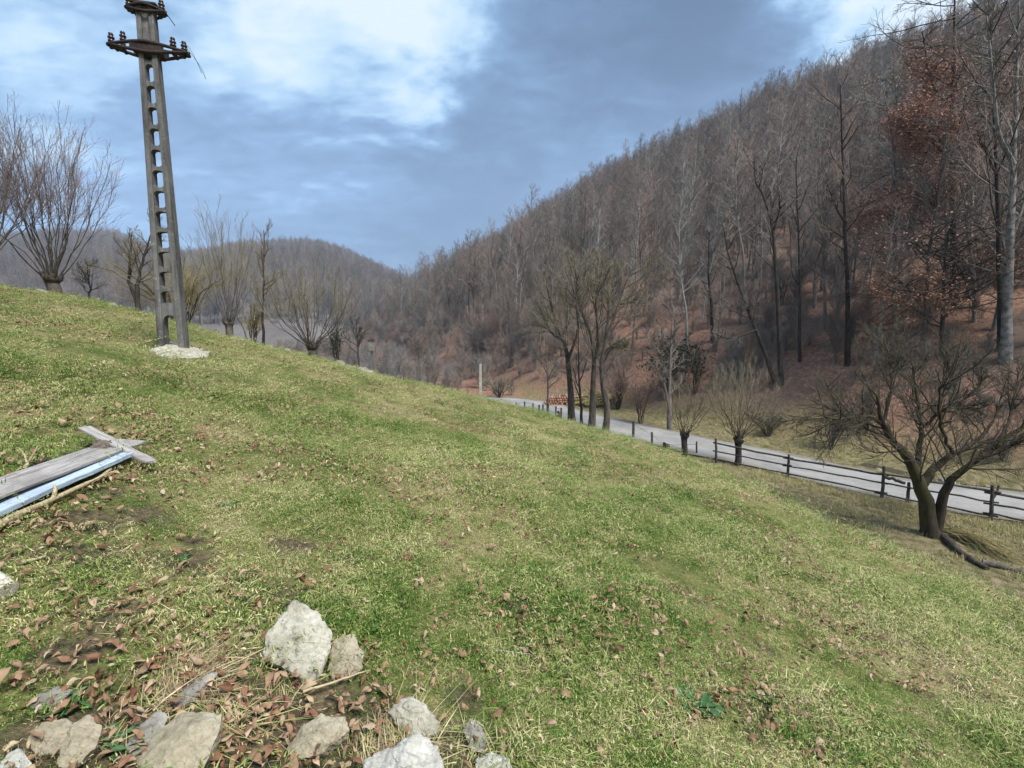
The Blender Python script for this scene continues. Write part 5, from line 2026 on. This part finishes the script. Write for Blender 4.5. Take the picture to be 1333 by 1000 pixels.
# cloud-deck coordinates: the view direction carried up to a flat layer
zc_ = nt.math('ADD', nt.math('MAXIMUM', sepd.outputs[2], 0.0), .22)
cx_ = nt.math('DIVIDE', sepd.outputs[0], zc_)
cy_ = nt.math('DIVIDE', sepd.outputs[1], zc_)
comb = nt.n('ShaderNodeCombineXYZ')
nt.link(cx_, comb.inputs[0])
nt.link(cy_, comb.inputs[1])
deck = comb.outputs[0]
nbig = nt.noise(deck, 1.0, 7, .55, .3)
mpw = nt.n('ShaderNodeMapping')
mpw.inputs['Rotation'].default_value = (0, 0, rad(35))
mpw.inputs['Scale'].default_value = (1.0, 1.7, 1)
nt.link(deck, mpw.inputs[0])
nmid = nt.noise(mpw.outputs[0], 3.3, 8, .6, .6)
nsm = nt.noise(mpw.outputs[0], 10.0, 6, .6, .5)


def warp(scale, amt, detail):
    wn = nt.n('ShaderNodeTexNoise')
    wn.inputs['Scale'].default_value = scale
    wn.inputs['Detail'].default_value = detail
    wn.inputs['Roughness'].default_value = .6
    nt.link(deck, wn.inputs['Vector'])
    wsub = nt.n('ShaderNodeVectorMath', operation='SUBTRACT')
    nt.link(wn.outputs['Color'], wsub.inputs[0])
    wsub.inputs[1].default_value = (.5, .5, .5)
    wsc = nt.n('ShaderNodeVectorMath', operation='SCALE')
    wsc.inputs['Scale'].default_value = amt
    nt.link(wsub.outputs[0], wsc.inputs[0])
    return wsc.outputs[0]


wadd = nt.n('ShaderNodeVectorMath', operation='ADD')
nt.link(dirv, wadd.inputs[0])
nt.link(warp(2.2, .50, 8), wadd.inputs[1])
wnorm = nt.n('ShaderNodeVectorMath', operation='NORMALIZE')
nt.link(wadd.outputs[0], wnorm.inputs[0])
val = nt.math('ADD', .43, nt.math('MULTIPLY', nt.math('SUBTRACT', nbig, .5), .62))
val = nt.math('ADD', val, nt.math('MULTIPLY', nt.math('SUBTRACT', nmid, .5), .95))
val = nt.math('ADD', val, nt.math('MULTIPLY', nt.math('SUBTRACT', nsm, .5), .50))
blobs = [  # (direction in the photo, angular radius in degrees, brightness change)
    (520, 15, 7, .36), (400, 50, 8, .20), (440, 130, 8, .12), (560, -90, 14, .20), (1165, 10, 6, .50), (1260, 10, 7, .22), (1100, 60, 5, .10), (570, 60, 4, .12),
    (740, 130, 12, -.20), (610, 160, 9, -.14), (880, 110, 9, -.24), (1000, 60, 7, -.16), (700, 30, 8, -.12), (830, 20, 7, -.16), (940, 10, 7, -.18), (540, 210, 8, -.10), (480, 290, 12, -.16), (620, 290, 10, -.14),
    (340, 170, 8, -.14), (120, 20, 8, -.16), (300, 30, 4, -.10), (30, 30, 6, .16), (60, 110, 9, .06), (230, 120, 7, .08), (470, 75, 3.5, -.20), (300, 300, 9, -.10), (860, 180, 5, .12), (150, 190, 13, .10), (400, 200, 7, .10), (730, 200, 4, .10), (20, 230, 9, .06), (480, 240, 5, .06)]
for px, py, ar, am in blobs:
    d = norm(ray(px, py))
    dp = nt.n('ShaderNodeVectorMath', operation='DOT_PRODUCT')
    nt.link(wnorm.outputs[0], dp.inputs[0])
    dp.inputs[1].default_value = tuple(d)
    f = nt.maprange(dp.outputs['Value'], math.cos(rad(ar * 1.8)), 1.0, 0.0, am)
    val = nt.math('ADD', val, f)
val = nt.math('SUBTRACT', val, nt.maprange(sepd.outputs[2], .02, .40, .27, 0.0))
val = nt.math('ADD', nt.math('MULTIPLY', nt.math('SUBTRACT', val, .42), 1.3), .37)
val = nt.maprange(val, -.5, 1.1, 0, 1, False)
cloud = nt.ramp(val, [((p_ + .5) / 1.6, c_) for p_, c_ in [(-.5, (.04, .075, .13)), (-.2, (.075, .135, .225)), (0.0, (.115, .20, .325)), (.16, (.155, .27, .43)), (.28, (.19, .335, .53)), (.42, (.29, .48, .69)), (.56, (.42, .64, .85)), (.76, (.66, .86, .97)), (1.04, (.93, 1.02, 1.05))]])
SKY_GAIN = 10 / 4.92
gain = nt.n('ShaderNodeVectorMath', operation='SCALE')
gain.inputs['Scale'].default_value = SKY_GAIN
nt.link(cloud, gain.inputs[0])
mixs = nt.mix(.93, sky.outputs[0], gain.outputs[0])
nt.link(mixs, bg.inputs['Color'])

sl = bpy.data.lights.new('sun', 'SUN')
sl.energy = 1.5
sl.angle = rad(20)
sl.color = (1.0, .98, .95)
so = bpy.data.objects.new('sun', sl)
C.objects.link(so)
so.rotation_euler = SUN.to_track_quat('Z', 'Y').to_euler()

# valley air
HAZE = True
if HAZE:
    bm = bmesh.new()
    zlo = float(Z_.min()) - 1.0
    zhi = max(float(Z_.max()) + 24, 60.0)
    box(bm, -2500, 2500, -2500, 2500, zlo, zhi)
    hm = bpy.data.materials.new('valley_haze')
    hm.use_nodes = True
    hm.node_tree.nodes.clear()
    hn = NT(hm.node_tree)
    ho = hn.n('ShaderNodeOutputMaterial')
    pv = hn.n('ShaderNodeVolumePrincipled')
    pv.inputs['Color'].default_value = (.58, .75, 1.0, 1)
    pv.inputs['Density'].default_value = .00026
    pv.inputs['Anisotropy'].default_value = 0.0
    hn.link(pv.outputs[0], ho.inputs['Volume'])
    hz = link('haze', bm_mesh('haze', bm, hm))
    tag(hz, 'thin bluish haze filling the valley air', 'haze', kind='stuff')

cam = bpy.data.cameras.new('camera')
cam.sensor_width = 36
cam.lens = 36 * FPX / 1333
cam.clip_start = .05
cam.clip_end = 8000
co = bpy.data.objects.new('camera', cam)
C.objects.link(co)
co.location = (0, 0, 0)
co.rotation_euler = (rad(90) - PITCH, 0, 0)
scene.camera = co

scene.view_settings.view_transform = 'Standard'
scene.view_settings.look = 'None'
scene.view_settings.gamma = 1
scene.view_settings.use_curve_mapping = False
scene.view_settings.exposure = 2.3
scene.render.engine = 'CYCLES'
cy = scene.cycles
cy.max_bounces = 4
cy.diffuse_bounces = 2
cy.glossy_bounces = 2
cy.transmission_bounces = 2
cy.volume_bounces = 1
cy.transparent_max_bounces = 4
cy.use_denoising = True
cy.use_adaptive_sampling = True
cy.adaptive_threshold = .012
cy.adaptive_min_samples = 24
try:
    cy.volume_step_rate = 5
except Exception:
    pass
